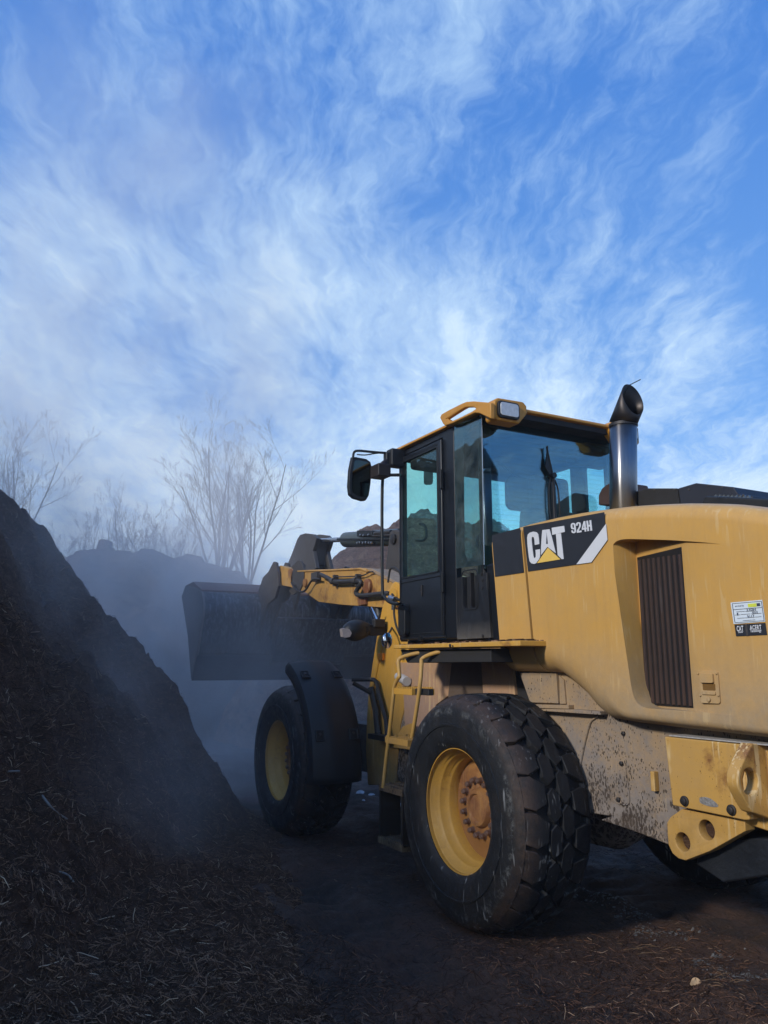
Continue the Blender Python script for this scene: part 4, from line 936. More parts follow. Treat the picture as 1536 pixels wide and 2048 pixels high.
# ---- front fenders
AX = (2.83, .605)
def arcpt(rr, deg): return (AX[0]+rr*math.cos(rad(deg)), AX[1]+rr*math.sin(rad(deg)))
for sg in (1, -1):
    fe = MB(); rows = []
    sec = [(1.20, .80), (1.205, .86), (1.185, .895), (1.15, .905), (1.08, .912), (1.06, .918), (.98, .92), (.96, .914), (.85, .915), (.80, .905), (.755, .87), (.735, .80)]
    for dg in np.linspace(111, 186, 26):
        rows.append([(arcpt(r_, dg)[0], sg*y_, arcpt(r_, dg)[1]) for y_, r_ in sec])
    fe.grid(rows); fo = P('front_fender', fe, 'fender', ang=35, solid=.012)
    if sg > 0:
        for dg, y_ in ((127, 1.125), (127, .835), (163, 1.125), (163, .835)):
            sl_ = MB(); x_, z_ = arcpt(.918, dg); tx, tz = -math.sin(rad(dg)), math.cos(rad(dg)); nx, nz = math.cos(rad(dg)), math.sin(rad(dg))
            def fp(a, b, c): return (x_+tx*a+nx*c, y_+b, z_+tz*a+nz*c)
            ring_ = [(-.04, -.035), (.04, -.035), (.04, .035), (-.04, .035)]
            rim_ = [fp(a, b, .002) for a, b in ring_]
            sl_.tube([Vector(p) for p in rim_+rim_[:1]], .006, 6); P('fender_slot_rim', sl_, 'fender', fo)
            si = MB(); si.add([fp(a*.95, b*.95, .001) for a, b in ring_], [(0, 1, 2, 3)]); P('fender_slot', si, simple('slot_black', (.004, .004, .005), .9), fo)
            c_ = MB(); c_.tube([fp(-.01, 0, .0), fp(-.01, 0, .010)], .012, 10); P('fender_bolt', c_, 'darksteel', fo)
        fb = MB(); fb.tube([Vector(p) for p in spline([at(703, 1359, 'Y', .76), at(740, 1359, 'Y', .62), at(751, 1362, 'Y', .60), at(756, 1376, 'Y', .60), at(757, 1400, 'Y', .60)], 4)], .018, 8); fb.tube([at(706, 1366, 'Y', .76), at(742, 1386, 'Y', .62)], .018, 8)
        fb.tube([at(742, 1376, 'Y', .60), at(752, 1420, 'Y', .60), at(757, 1475, 'Y', .60)], .03, 8); fb.tube([at(755, 1376, 'Y', .60), at(772, 1440, 'Y', .60), at(775, 1475, 'Y', .62)], .02, 8); fb.box((1.55, .60, .83), (2.0, .68, .87))
        P('fender_bracket', fb, 'plastic', fo)
# ---- bucket
BP = [xz(386, 1358, 1.22), xz(392, 1330, 1.22), xz(399, 1301, 1.22), xz(405, 1260, 1.22), xz(410, 1228, 1.22), xz(411, 1210, 1.22), xz(409, 1192, 1.22), xz(405, 1181, 1.22), xz(393, 1175, 1.22), xz(375, 1171, 1.22)]
BP = [tuple(p) for p in spline(BP, 3)]
bk = MB(); th = .025
cx = sum(p[0] for p in BP)/len(BP)+.25; cz = sum(p[1] for p in BP)/len(BP)
inn = []
for i, p in enumerate(BP):
    a = np.array(BP[max(i-1, 0)]); b = np.array(BP[min(i+1, len(BP)-1)]); t_ = (b-a)/np.linalg.norm(b-a); inn.append((p[0]+t_[1]*th, p[1]-t_[0]*th))
bk.prism(BP+inn[::-1], -1.22, 1.22)
bko = P('bucket', bk, 'bucket', ang=30)
fcorner = xz(367, 1193, 1.22)
for y_ in (1.22, -1.245):
    sd = MB(); sd.prism(BP+[fcorner, ((fcorner[0]+BP[0][0])/2-.08, (fcorner[1]+BP[0][1])/2)], y_, y_+.025); P('side_plate', sd, simple('side_plate_steel', (.17, .145, .135), .65, metal=.1, var=.45, vscale=9, bumpscale=50), bko, bevel=.004)
ce = MB(); a0, a1 = BP[0], BP[5]; ce.prism([(BP[0][0]-.002, BP[0][1]-.02), (BP[0][0]-.03, BP[0][1]-.01), (BP[5][0]-.026, BP[5][1]+.0), (BP[5][0]-.002, BP[5][1])], -1.24, 1.24); P('cutting_edge', ce, simple('edge_steel', (.02, .024, .032), .5, metal=.4, var=.4, bumpscale=60), bko, bevel=.003)
bw = MB(); bw.tube([(BP[5][0]-.03, -1.22, BP[5][1]+.02), (BP[5][0]-.03, 1.22, BP[5][1]+.02)], .008, 6); P('weld_bead', bw, 'darksteel', bko)
sp = MB(); sp.prism([BP[-1], (BP[-1][0]-.35, BP[-1][1]+.015), (BP[-8][0]+.02, BP[-8][1]+.03), (BP[-8][0]+.02, BP[-8][1])], -1.215, 1.24); P('spill_plate', sp, simple('rusty_brown_plate', (.16, .085, .07), .75, var=.4, vscale=6, bumpscale=50), bko, bevel=.004)
for y_ in (.37, .515, -.405, -.55):
    br_ = MB(); br_.prism([(5.20, 2.30), (5.05, 2.45), (4.86, 2.50), (4.70, 2.60), (4.62, 2.58), (4.55, 2.45), (4.52, 2.30), (4.62, 2.17), (4.85, 2.12), (5.02, 1.95), (5.12, 1.75), (5.20, 1.75)], y_, y_+.035); P('hinge_plate', br_, 'greypaint', bko, bevel=.006)
for y_ in (-.14, .10):
    br_ = MB(); br_.prism([(5.2, 2.25), (5.05, 2.62), (4.92, 2.68), (4.80, 2.60), (4.95, 2.25), (5.1, 2.0)], y_, y_+.035); P('tilt_bracket', br_, 'greypaint', bko, bevel=.006)
bx = MB(); bx.prism([(5.14, 2.0), (4.86, 1.96), (5.12, 1.45), (5.22, 1.42)], -.55, .38); P('torque_box', bx, 'bucket', bko, bevel=.01)
lk_ = MB(); lk_.tube([(4.95, -.02, 2.62), (4.62, -.02, 2.5)], .05, 10); P('tilt_link', lk_, 'greypaint')

# ================================================================== TERRAIN
def hash2(ix, iy, s):
    h = (ix*374761393+iy*668265263+s*1442695041) & 0xFFFFFFFF
    h = ((h ^ (h >> 13))*1274126177) & 0xFFFFFFFF
    return ((h ^ (h >> 16)) & 0xFFFF)/65535.
def vnoise(x, y, s=0):
    ix = np.floor(x).astype(np.int64); iy = np.floor(y).astype(np.int64); fx_ = x-ix; fy_ = y-iy
    fx_ = fx_*fx_*(3-2*fx_); fy_ = fy_*fy_*(3-2*fy_)
    a = hash2(ix, iy, s); b = hash2(ix+1, iy, s); c = hash2(ix, iy+1, s); d = hash2(ix+1, iy+1, s)
    return (a*(1-fx_)+b*fx_)*(1-fy_)+(c*(1-fx_)+d*fx_)*fy_-.5
def fbm(x, y, oct=5, s=0, gain=.5):
    r = 0; a = 1.
    for k in range(oct):
        r = r+a*vnoise(x*2**k+17.3*k, y*2**k-9.1*k, s+k); a *= gain
    return r
def smin(a, b, k):
    h = np.clip(.5+.5*(b-a)/k, 0, 1); return b*(1-h)+a*h-k*h*(1-h)
def to_rd(x, y):
    dx = x-CAM[0]; dy = y-CAM[1]
    return dx*RH[0]+dy*RH[1], dx*FH[0]+dy*FH[1]
TRACKS = ((1.62, .03, .21), (2.25, -.13, .20), (-.2, .05, .21))
def ground_z(x, y):
    r, d = to_rd(x, y)
    z = .035*fbm(x*.8, y*.8, 3, 5)+.05*fbm(x*3.2, y*3.2, 4, 9, .6)
    near = np.exp(-((r/9)**2+((d-6)/9)**2))
    # tread prints and ruts left by earlier passes
    for off, sl, w_ in TRACKS:
        q = y-off-sl*x; tr = np.exp(-(q/w_)**4)
        chev = np.clip(np.cos((x+np.abs(q)*.8)*2*math.pi/.19)*2.2, -1, 1)
        z = z-tr*(.020+.014*chev*np.clip(1.2+2.5*fbm(x*1.1, y*1.1, 2, 77), .1, 1.))*near+.03*np.exp(-((np.abs(q)-w_*1.25)/.07)**2)*near
    # level under the tyres
    for wx, wy in ((0, .92), (2.83, .92), (0, -.92), (2.83, -.92)):
        w = np.exp(-(((x-wx)/.45)**2+((y-wy)/.42)**2)*1.2); z = z*(1-w)-.008*w
    far = np.clip((np.hypot(r, d)-60)/200, 0, 1)
    return z*(1-far)
def pile_h(r, d):
    foot = np.interp(d, [-9, -4, 0, 1.2, 2.2, 3.5, 5, 7.3, 9, 12], [-4., -2.6, -1.5, -.9, -.5, -.45, -.60, -.88, -1.5, -2.6])
    foot = foot+.22*fbm(d*.9, d*0+3, 3, 21)
    s_ = foot-r
    s0 = np.interp(d, [0, 2, 4, 6, 8], [.5, 1.0, .85, .5, .3])
    side = np.where(s_ < 0, s_*.35, .24*s_+.97*np.clip(s_-s0, 0, None)+.0)
    ex_, ey_ = .88, .47
    t_ = -((r+.78)*ex_+(d-7.6)*ey_)
    end = 1.5*t_
    h = smin(side, end, 1.0)+.05
    h = smin(h, np.full_like(h, 5.0)+.3*fbm(r*.4, d*.4, 3, 2), .6)
    amp = np.clip(h*1.2, .12, 1)
    n_ = .34*fbm(r*.75, d*.75, 1, 31)-.06+.20*fbm(r*2.1, d*2.1, 2, 41)+.22*(np.abs(vnoise(r*2.6+.5*vnoise(r*5, d*5, 8), d*2.6, 55))-.12)+.22*vnoise(r*4.3, d*4.3, 57)+.16*(np.abs(vnoise(r*7.5, d*7.5, 56))-.12)
    ridg = 1-np.abs(fbm(r*2.6, d*2.6, 3, 51))*3
    h = h+amp*(n_+.0*ridg)+.12*amp*fbm(r*9, d*9, 3, 61)+.045*fbm(r*24, d*24, 2, 71, .6)
    # fresh slump standing out near the viewer
    h = h+.42*np.exp(-(((r+2.35)/.42)**2+((d-4.35)/.5)**2))+.22*np.exp(-(((r+2.0)/.5)**2+((d-5.2)/.35)**2))
    return h
gx = np.concatenate([-np.geomspace(600, 8.3, 34), np.arange(-8, -2.6, .09), np.arange(-2.6, 6, .032), np.arange(6.05, 14.01, .09), np.geomspace(14.4, 900, 40)])
gy = np.concatenate([-np.geomspace(700, 8.3, 40), np.arange(-8, -1.6, .09), np.arange(-1.6, 3.6, .032), np.arange(3.7, 6.01, .09), np.geomspace(6.3, 600, 36)])
GX, GY = np.meshgrid(gx, gy, indexing='ij')
def grid_obj(name, X, Y, Z, mat, keep=None, skirt=False):
    m_, n_ = X.shape
    V = np.stack([X, Y, Z], -1).reshape(-1, 3)
    idx = np.arange(m_*n_).reshape(m_, n_)
    Q = np.stack([idx[:-1, :-1], idx[1:, :-1], idx[1:, 1:], idx[:-1, 1:]], -1).reshape(-1, 4)
    if keep is not None:
        Q = Q[keep.reshape(-1)[Q].any(1)]
    me = bpy.data.meshes.new(name); me.vertices.add(len(V)); me.vertices.foreach_set('co', V.astype(np.float32).ravel())
    me.loops.add(Q.size); me.loops.foreach_set('vertex_index', Q.astype(np.int32).ravel())
    me.polygons.add(len(Q)); me.polygons.foreach_set('loop_start', np.arange(0, Q.size, 4, dtype=np.int32))
    me.update(calc_edges=True); me.validate(); me.shade_smooth()
    if me.polygons and me.polygons[0].normal.z < 0: me.flip_normals()
    me.materials.append(mat); o = bpy.data.objects.new(name, me); COL.objects.link(o); return o
g = grid_obj('ground', GX, GY, ground_z(GX, GY), M['groundm']); tag(g, kind='structure')
# near pile
pr_ = np.concatenate([-np.geomspace(14, 6.1, 60), np.arange(-6, .3, .03)]); pd_ = np.concatenate([np.arange(-9, 1.4, .12), np.arange(1.45, 10, .03), np.arange(10.1, 14, .1)])  # rows behind the viewpoint are unseen, added so the heap shades the ground
PR, PD = np.meshgrid(pr_, pd_, indexing='ij')
PH = pile_h(PR, PD); PXX = CAM[0]+PR*RH[0]+PD*FH[0]; PYY = CAM[1]+PR*RH[1]+PD*FH[1]
PG = ground_z(PXX, PYY); keep = PH > PG-.06
p1 = grid_obj('compost_pile', PXX, PYY, np.maximum(PH, PG-.08), M['compost'], keep)
tag(p1, 'dark steaming compost heap sloping up along the side opposite the loader', 'pile')
# far mound
def mound_h(r, d):
    crest = .45+np.interp(r, [-15, -12.5, -10.4, -9.2, -8.2, -6.6, -5.2, -3.8, -2.2, 0], [1.0, 2.2, 3.4, 4.1, 4.5, 4.6, 4.2, 3.6, 2.6, 1.0])
    dd_ = np.abs(d-22-.25*fbm(r*.5, r*0, 2, 4))
    h = crest-.62*dd_-.2
    h = h+.35*fbm(r*.5, d*.5, 3, 81)+.30*fbm(r*2, d*2, 4, 85, .6)
    return smin(h, crest+.26*fbm(r*1.5, d*.6, 4, 88, .6), .3)
mr = np.arange(-16, .5, .1); md = np.arange(13.5, 30.5, .1); MR, MD = np.meshgrid(mr, md, indexing='ij')
MH = mound_h(MR, MD); MX = CAM[0]+MR*RH[0]+MD*FH[0]; MY_ = CAM[1]+MR*RH[1]+MD*FH[1]
p2 = grid_obj('compost_pile', MX, MY_, MH, M['mound'], MH > -.3); tag(p2, 'far rounded compost mound fading in the steam below the bare trees', 'pile')
def bark_h(r, d):
    crest = -.22+np.interp(r, [-3.4, -2.6, -1.7, -1.3, -1.05, -.72, -.62, -.35, -.1, .6, 2.5, 5, 8, 10], [0., 1.6, 2.9, 3.55, 3.85, 3.95, 4.15, 4.5, 4.62, 4.8, 4.6, 4.2, 3.2, 0])
    cr = crest+.10*fbm(r*2.3, r*0, 4, 90)
    h = cr-.95*np.clip(np.abs(d-16.5)-.6, 0, None)
    ab = lambda q: .25-np.sqrt((q)**2+.004)
    bil = np.abs(vnoise(r*1.3+.3*vnoise(r*4, d*4, 3), d*1.3, 95))+.6*(ab(vnoise(r*2.9, d*2.9, 96))+.1)+.3*(ab(vnoise(r*6.5, d*6.5, 97))+.1)
    return h+.30*fbm(r*.9, d*.9, 2, 91)+.85*bil-.42+.09*fbm(r*6, d*6, 4, 99, .65)
mr = np.arange(-3.6, 10.2, .05); md = np.arange(11, 20, .05); MR, MD = np.meshgrid(mr, md, indexing='ij')
MH = bark_h(MR, MD); MX = CAM[0]+MR*RH[0]+MD*FH[0]; MY_ = CAM[1]+MR*RH[1]+MD*FH[1]
p3 = grid_obj('bark_pile', MX, MY_, MH, M['bark'], MH > -.3); tag(p3, 'brown lumpy bark and stump pile rising behind the loader cab', 'pile')
lg = MB(); c_ = rd(-8.0, 22, float(mound_h(np.array([-8.0]), np.array([22.]))[0])+.1); lg.tube([c_-np.array([.0, .0, .2]), c_+np.array([0.05, -.1, .25])], [.22, .2], 9); lg.tube([c_+np.array([0, 0, .15]), c_+np.array([.1, -.35, .02])], [.08, .05], 6)
tag(lg.build('stump', M['mound'], None), 'small dark stump standing on the crest of the far mound', 'stump')

# ---- fibres lying on pile and ground
def fibres(name, PTS, NRM, lens, wid, mat):
    n_ = len(PTS)
    ang = rng.uniform(0, 2*math.pi, n_); T = np.stack([np.cos(ang), np.sin(ang), rng.normal(0, .15, n_)], -1)
    T -= NRM*(T*NRM).sum(1)[:, None]; T /= np.linalg.norm(T, axis=1)[:, None]
    T = T+NRM*rng.normal(.05, .28, n_)[:, None]; T /= np.linalg.norm(T, axis=1)[:, None]
    S = np.cross(T, NRM); S /= np.linalg.norm(S, axis=1)[:, None]
    Bn = NRM*(.25*lens*rng.normal(0, .6, n_))[:, None]+S*(.25*lens*rng.normal(0, .7, n_))[:, None]
    A = PTS-T*lens[:, None]/2; Mi = PTS+Bn*.5; E_ = PTS+T*lens[:, None]/2
    w = S*wid[:, None]; up_ = NRM*(wid*1.2)[:, None]; lift = NRM*(wid*1.)[:, None]
    V = np.stack([A-w+lift, A+w+lift, A+up_+lift, Mi-w+lift, Mi+w+lift, Mi+up_+lift, E_-w*.6+lift, E_+w*.6+lift, E_+up_*.6+lift], 1).reshape(-1, 3)
    base = np.array([[0, 3, 5, 2], [1, 2, 5, 4], [3, 6, 8, 5], [4, 5, 8, 7], [0, 1, 4, 3], [3, 4, 7, 6]])
    Q = (base[None]+(np.arange(n_)*9)[:, None, None]).reshape(-1, 4)
    me = bpy.data.meshes.new(name); me.vertices.add(len(V)); me.vertices.foreach_set('co', V.astype(np.float32).ravel())
    me.loops.add(Q.size); me.loops.foreach_set('vertex_index', Q.astype(np.int32).ravel())
    me.polygons.add(len(Q)); me.polygons.foreach_set('loop_start', np.arange(0, Q.size, 4, dtype=np.int32))
    me.update(calc_edges=True); me.materials.append(mat); o = bpy.data.objects.new(name, me); COL.objects.link(o); return o
def sample_rd(n_, rr, dr):
    d = 1/rng.uniform(1/dr[1], 1/dr[0], n_); r = rng.uniform(rr[0], rr[1], n_)*d
    return r, d
def surf_n(f, a, b, e=.03):
    hx = (f(a+e, b)-f(a-e, b))/(2*e); hy = (f(a, b+e)-f(a, b-e))/(2*e); return hx, hy
r_, d_ = sample_rd(190000, (-.60, .02), (1.9, 10.))
h_ = pile_h(r_, d_); X_ = CAM[0]+r_*RH[0]+d_*FH[0]; Y_ = CAM[1]+r_*RH[1]+d_*FH[1]
ok = h_ > ground_z(X_, Y_)-.01
r_, d_, h_, X_, Y_ = (a[ok] for a in (r_, d_, h_, X_, Y_))
hr, hd_ = surf_n(pile_h, r_, d_)
NV = np.stack([-hr*RH[0]-hd_*FH[0], -hr*RH[1]-hd_*FH[1], np.ones_like(hr)], -1); NV /= np.linalg.norm(NV, axis=1)[:, None]
ln_ = rng.gamma(1.8, .014, len(r_))+.010
f1 = fibres('mulch_fibres', np.stack([X_, Y_, h_], -1), NV, ln_, np.clip(ln_*.035, .0007, .0022), M['fibre']); tag(f1, 'shredded fibres and chips covering the near compost heap', 'mulch', kind='stuff')
r_, d_ = sample_rd(120000, (-.35, .58), (2.7, 13))
X_ = CAM[0]+r_*RH[0]+d_*FH[0]; Y_ = CAM[1]+r_*RH[1]+d_*FH[1]; Z_ = ground_z(X_, Y_)
cl_ = fbm(X_*.9, Y_*.9, 3, 14)+rng.normal(0, .18, len(X_))
trk = sum(np.exp(-((Y_-o_-l_*X_)/w_)**4) for o_, l_, w_ in TRACKS)
ok = (pile_h(r_, d_) < Z_) & (cl_ > .03+.35*trk)
X_, Y_, Z_ = X_[ok], Y_[ok], Z_[ok]; hx, hy = surf_n(ground_z, X_, Y_)
NV = np.stack([-hx, -hy, np.ones_like(hx)], -1); NV /= np.linalg.norm(NV, axis=1)[:, None]
ln_ = rng.gamma(2., .009, len(X_))+.008
f2 = fibres('ground_fibres', np.stack([X_, Y_, Z_], -1), NV, ln_, np.clip(ln_*.04, .0007, .002), M['fibre_dark']); tag(f2, 'loose bark fibres strewn over the packed ground', 'mulch', kind='stuff')
# straw tufts, twigs, chunk, snow
def gpt(u, v, z=0.):
    p = at(u, v, 'Z', z); p[2] = ground_z(p[0:1], p[1:2])[0]; return p
for i, (u, v, lab) in enumerate(((1285, 1905, 'small tuft of tan straw on the ground behind the rear wheel'), (1440, 1990, 'loose straw wisps near the tan wood chunk'), (480, 1805, 'pale straw wisps at the foot of the heap'))):
    c_ = gpt(u, v); mb = MB()
    for k in range(9):
        a = random.uniform(-.9, .5)+YAW*-1; l_ = random.uniform(.02, .075)*(1 if i == 0 else .6); o_ = np.array([random.gauss(0, .05), random.gauss(0, .05), .008+random.uniform(0, .012)])
        dv = np.array([math.sin(a)*.3-math.cos(a)*.2, -math.cos(a), random.uniform(-.1, .15)])*l_
        mb.tube([c_+o_-dv, c_+o_+np.array([0, 0, .006]), c_+o_+dv], [.0008, .0012, .0006], 4)
    tag(mb.build('straw_tuft', M['straw'], None), lab, 'straw')
def blob(name, c, sx, sy, sz, mat, lab, cat, seed, n_=22, rough_=.35, group=None):
    rr = random.Random(seed); mb = MB(); rows = []
    ph = [rr.uniform(0, 6.28) for _ in range(6)]
    for i in range(7):
        f_ = i/6*math.pi/2; row = []
        for k in range(n_):
            a = 2*math.pi*k/n_; w = 1+rough_*(.5*math.sin(2*a+ph[0])+.35*math.sin(3*a+ph[1])+.3*math.sin(5*a+ph[2])+.2*math.sin(9*a+ph[3]))
            px_, py_ = sx*w*math.cos(f_)*math.cos(a), sy*w*math.cos(f_)*math.sin(a)
            row.append((c[0]+px_*RH[0]+py_*FH[0], c[1]+px_*RH[1]+py_*FH[1], c[2]-.004+sz*math.sin(f_)*(1+.3*math.sin(4*a+ph[4]))))
        row.append(row[0]); rows.append(row)
    mb.grid(rows); o = mb.build(name, mat, None, ang=60); return tag(o, lab, cat, group)
blob('wood_chunk', gpt(1393, 1977), .022, .02, .022, M['chunk'], 'tan broken wood chunk on the dark ground near the camera', 'wood chunk', 3, 12, .6)
sn = [(722, 1586, .05, .03, .02), (713, 1588, .03, .02, .015), (742, 1591, .035, .015, .01), (718, 1594, .035, .02, .012), (700, 1592, .03, .015, .01), (752, 1569, .03, .02, .012), (800, 1614, .06, .03, .012), (727, 1604, .02, .01, .008)]
for i, (u, v, a, b, c_) in enumerate(sn):
    blob('snow_patch', gpt(u, v), a, b*2, c_*1.4, M['snow'], 'small crumbly lump of old snow on the ground between front wheel and ladder', 'snow', 20+i, group='snow crumbs between the wheels')
def ice(pxs, lab, seed):
    mb = MB(); rr = random.Random(seed)
    for (u, v) in pxs:
        for k in range(60):
            c_ = gpt(u+rr.gauss(0, 16), v+rr.gauss(0, 5.5)); s1 = .0012+rr.random()**4*.010; s2 = s1*rr.uniform(.4, 1.1); a0 = rr.uniform(0, 3)
            pts_ = []
            for j in range(7):
                a = j*2*math.pi/7; w = rr.uniform(.5, 1.2); x_ = c_[0]+math.cos(a+a0)*s1*w-math.sin(a0)*s2*0; y_ = c_[1]+math.sin(a+a0)*s2*w*1.3
                pts_.append((x_, y_))
            zz_ = ground_z(np.array([p[0] for p in pts_]), np.array([p[1] for p in pts_]))
            V = [(p[0], p[1], z+.002) for p, z in zip(pts_, zz_)]+[(c_[0], c_[1], max(zz_)+.0025)]+[(p[0], p[1], z-.01) for p, z in zip(pts_, zz_)]
            mb.add(V, [(j, (j+1) % 7, 7) for j in range(7)]+[(8+j, 8+(j+1) % 7, (j+1) % 7, j) for j in range(7)])
    tag(mb.build('ice_crust', M['ice'], None), lab, 'ice', kind='stuff')
ice([(1172, 1775), (1185, 1795), (1205, 1802), (1230, 1812), (1255, 1825), (1285, 1832)], 'grey icy crust trailing off beside the rear tyre', 1)
ice([(1290, 1860), (1320, 1868), (1370, 1872)], 'thin broken ice streak on the ground behind the loader', 2)
ice([(1400, 1925), (1430, 1940), (1450, 1960), (1500, 1955), (1440, 1910)], 'whitish ice patch nearest the right edge of the dark ground', 4)
# twigs on the near heap
def twig(pxs, dists, rads, lab):
    pts_ = []
    for (u, v), d in zip(pxs, dists):
        ray = FW+RH*(u-768)/FPX+CU*(1024-v)/FPX; best = None
        for t_ in np.arange(2., 11., .02):
            p = CAM+ray*t_; r, dd__ = to_rd(p[0], p[1]); h = float(pile_h(np.array([r]), np.array([dd__]))[0])
            if p[2] < h: best = p+np.array([0, 0, .012]); break
        if best is None: best = CAM+ray*5
        pts_.append(best)
    mb = MB(); mb.tube([Vector(p) for p in spline(pts_, 3)], rads, 6); tag(mb.build('twig', M['straw'] if rads > .006 else M['treebark'], None), lab, 'twig')
twig([(84, 1596), (98, 1615), (115, 1632), (138, 1646)], [0]*4, .006, 'long bent pale twig lying on the steaming heap')
twig([(115, 1748), (135, 1755), (147, 1770)], [0]*3, .005, 'short curved twig low on the heap face')
twig([(16, 1548), (38, 1547)], [0]*2, .005, 'thin white stick at the far side of the heap near the picture edge')

# ================================================================== TREES
def tree(base, height, seed, label, spread=.5, fork=.35, stems=4, detail=5, rbase=.16, group='bare trees behind the compost mounds'):
    rr = random.Random(seed)
    root = empty('bare_tree', tuple(base), label, 'tree', group)
    tk = MB(); cr = MB()
    def branch(p, dr, ln, r, depth, mb):
        n_ = 5 if depth < 2 else 4; pts = [p.copy()]; d = dr.copy(); rads = [r]
        bend = Vector((rr.gauss(0, .10), rr.gauss(0, .10), .14))
        for i in range(n_):
            d = (d+bend*.35+Vector((rr.gauss(0, .07), rr.gauss(0, .07), rr.gauss(0, .04)))).normalized()
            p = p+d*ln/n_; pts.append(p.copy()); rads.append(max(.0045, r*(1-.72*(i+1)/n_)))
        mb.tube(pts, rads, 6 if depth < 2 else (4 if depth < 4 else 3), cap=False)
        if depth >= detail: return
        kids = {0: 5, 1: 6, 2: 5, 3: 4, 4: 3}.get(depth, 2)
        for k in range(kids):
            t = .25+.72*(k+rr.random())/kids; j = min(int(t*n_), n_-1); f_ = t*n_-j
            q = pts[j].lerp(pts[j+1], f_); rq = rads[j]*(1-f_)+rads[j+1]*f_
            dv = (pts[j+1]-pts[j]).normalized(); az = rr.uniform(0, 2*math.pi)
            side_ = dv.orthogonal().normalized(); side_.rotate(Matrix.Rotation(az, 3, dv).to_quaternion() if hasattr(Matrix.Rotation(az, 3, dv), 'to_quaternion') else Matrix.Rotation(az, 3, dv))
            ang_ = rr.uniform(.40, .85); nd = (dv*math.cos(ang_)+side_*math.sin(ang_)+Vector((0, 0, .18))).normalized()
            branch(q, nd, ln*rr.uniform(.38, .58)*(1-.25*t), rq*.50, depth+1, mb)
    th_ = height*fork
    tk.tube([Vector((0, 0, -.3)), Vector((rr.gauss(0, .1), rr.gauss(0, .1), th_*.5)), Vector((0, 0, th_))], [rbase*1.15, rbase, rbase*.85], 10)
    for k in range(stems):
        az = 2*math.pi*(k+rr.random()*.6)/stems; tilt = spread*rr.uniform(.45, 1.) if k else .06
        dv = Vector((math.cos(az)*math.sin(tilt), math.sin(az)*math.sin(tilt), math.cos(tilt)))
        branch(Vector((0, 0, th_*(.80+.2*rr.random()))), dv, (height-th_)*rr.uniform(.70, .93)*(1 if k else 1.0), rbase*(.50 if k else .6), 1, cr)
    tk.build('trunk', M['treebark'], root); c = cr.build('crown', M['treebark'], root, smooth=False)
    return root
def tree_px(u, vtop, d, seed, label, **k):
    r = (u-768)/FPX*d*1.0; z = CAM[2]+(1331-vtop)/FPX*d
    b = rd(r, d, 0); tree(b, z, seed, label, **k)
tree_px(8, 806, 32, 1, 'tall bare tree half hidden behind the near heap', spread=.36, fork=.42, stems=5, rbase=.13)
tree_px(438, 868, 40, 2, 'tallest pale bare tree, left one of the pair by the bucket', spread=.46, fork=.40, stems=7, rbase=.17)
tree_px(494, 892, 42, 33, 'leaning bare tree nearest the bucket arms', spread=.30, fork=.38, stems=6, rbase=.15)
tree_px(170, 1000, 48, 4, 'faint bare tree above the left slope of the far mound', spread=.5, fork=.5, stems=5, rbase=.11)
tree_px(238, 992, 50, 5, 'upright bare tree just past the stump on the mound', spread=.4, fork=.5, stems=5, rbase=.11)
tree_px(284, 1010, 52, 6, 'smallest round-topped bare tree over the middle of the mound', spread=.45, fork=.5, stems=5, rbase=.10)
tree_px(342, 1000, 46, 7, 'low bare tree tucked beside the tallest one', spread=.55, fork=.5, stems=6, rbase=.12)
tree_px(105, 1050, 46, 8, 'dim low bare tree between heap and mound', spread=.6, fork=.45, stems=4, rbase=.10)

# ================================================================== AIR AND STEAM
def volbox(name, a, b, mat, **t):
    o = MB().box(a, b).build(name, mat, None, smooth=False); tag(o, **t); return o
m, t = newmat('haze_air')
t.out(None, t.n('ShaderNodeVolumePrincipled', {'Color': (.78, .86, 1.), 'Density': HAZE if 'HAZE' in globals() else .0022, 'Anisotropy': .2}))
volbox('haze', (-1000, -1000, -1.5), (1200, 900, 17.5), m, kind='stuff')
m, t = newmat('compost_steam')
v = t.coord()
warp = t.n('ShaderNodeTexNoise', {'Vector': v, 'Scale': .5, 'Detail': 3.}).outputs['Color']
vv_ = t.n('ShaderNodeVectorMath', {0: v, 1: warp}, operation='ADD').outputs[0]
n1 = t.noise(t.n('ShaderNodeMapping', {'Vector': vv_, 'Scale': (1., 1., .75)}).outputs[0], .62, 5, .6)
dens = t.math('ADD', t.math('POWER', t.rng(n1, .42, .70, 0, 1), 1.6), .05)
xyz = t.sep(v)
def puff(c, rad2, amp, hk, z0=0.):
    dx = t.math('SUBTRACT', xyz[0], float(c[0])); dy = t.math('SUBTRACT', xyz[1], float(c[1]))
    q = t.math('ADD', t.math('MULTIPLY', dx, dx), t.math('MULTIPLY', dy, dy))
    e_ = t.math('EXPONENT', t.math('MULTIPLY', q, -1./rad2))
    zf = t.math('EXPONENT', t.math('MULTIPLY', t.math('MAXIMUM', t.math('SUBTRACT', xyz[2], z0), 0.), -hk))
    return t.math('MULTIPLY', t.math('MULTIPLY', e_, zf), amp)
tot = puff(rd(-3.6, 11.2), 5., 2.3, .26)
for a_ in ((rd(-2.0, 8.6), 1.6, .42, .45), (rd(-7.5, 15.), 36., .19, .13), (rd(-2.1, 6.3), .7, .6, .7, 1.0), (rd(-1.35, 4.8), .25, .55, 1.3, .4), (rd(-3.2, 7.2), 1.2, .6, .5, 2.2)):
    tot = t.math('ADD', tot, puff(*a_))
tot = t.math('MULTIPLY', tot, dens)
t.out(None, t.n('ShaderNodeVolumePrincipled', {'Color': (.98, .98, 1.), 'Density': tot, 'Anisotropy': .0}))
cc_ = rd(-6.0, 12.5)
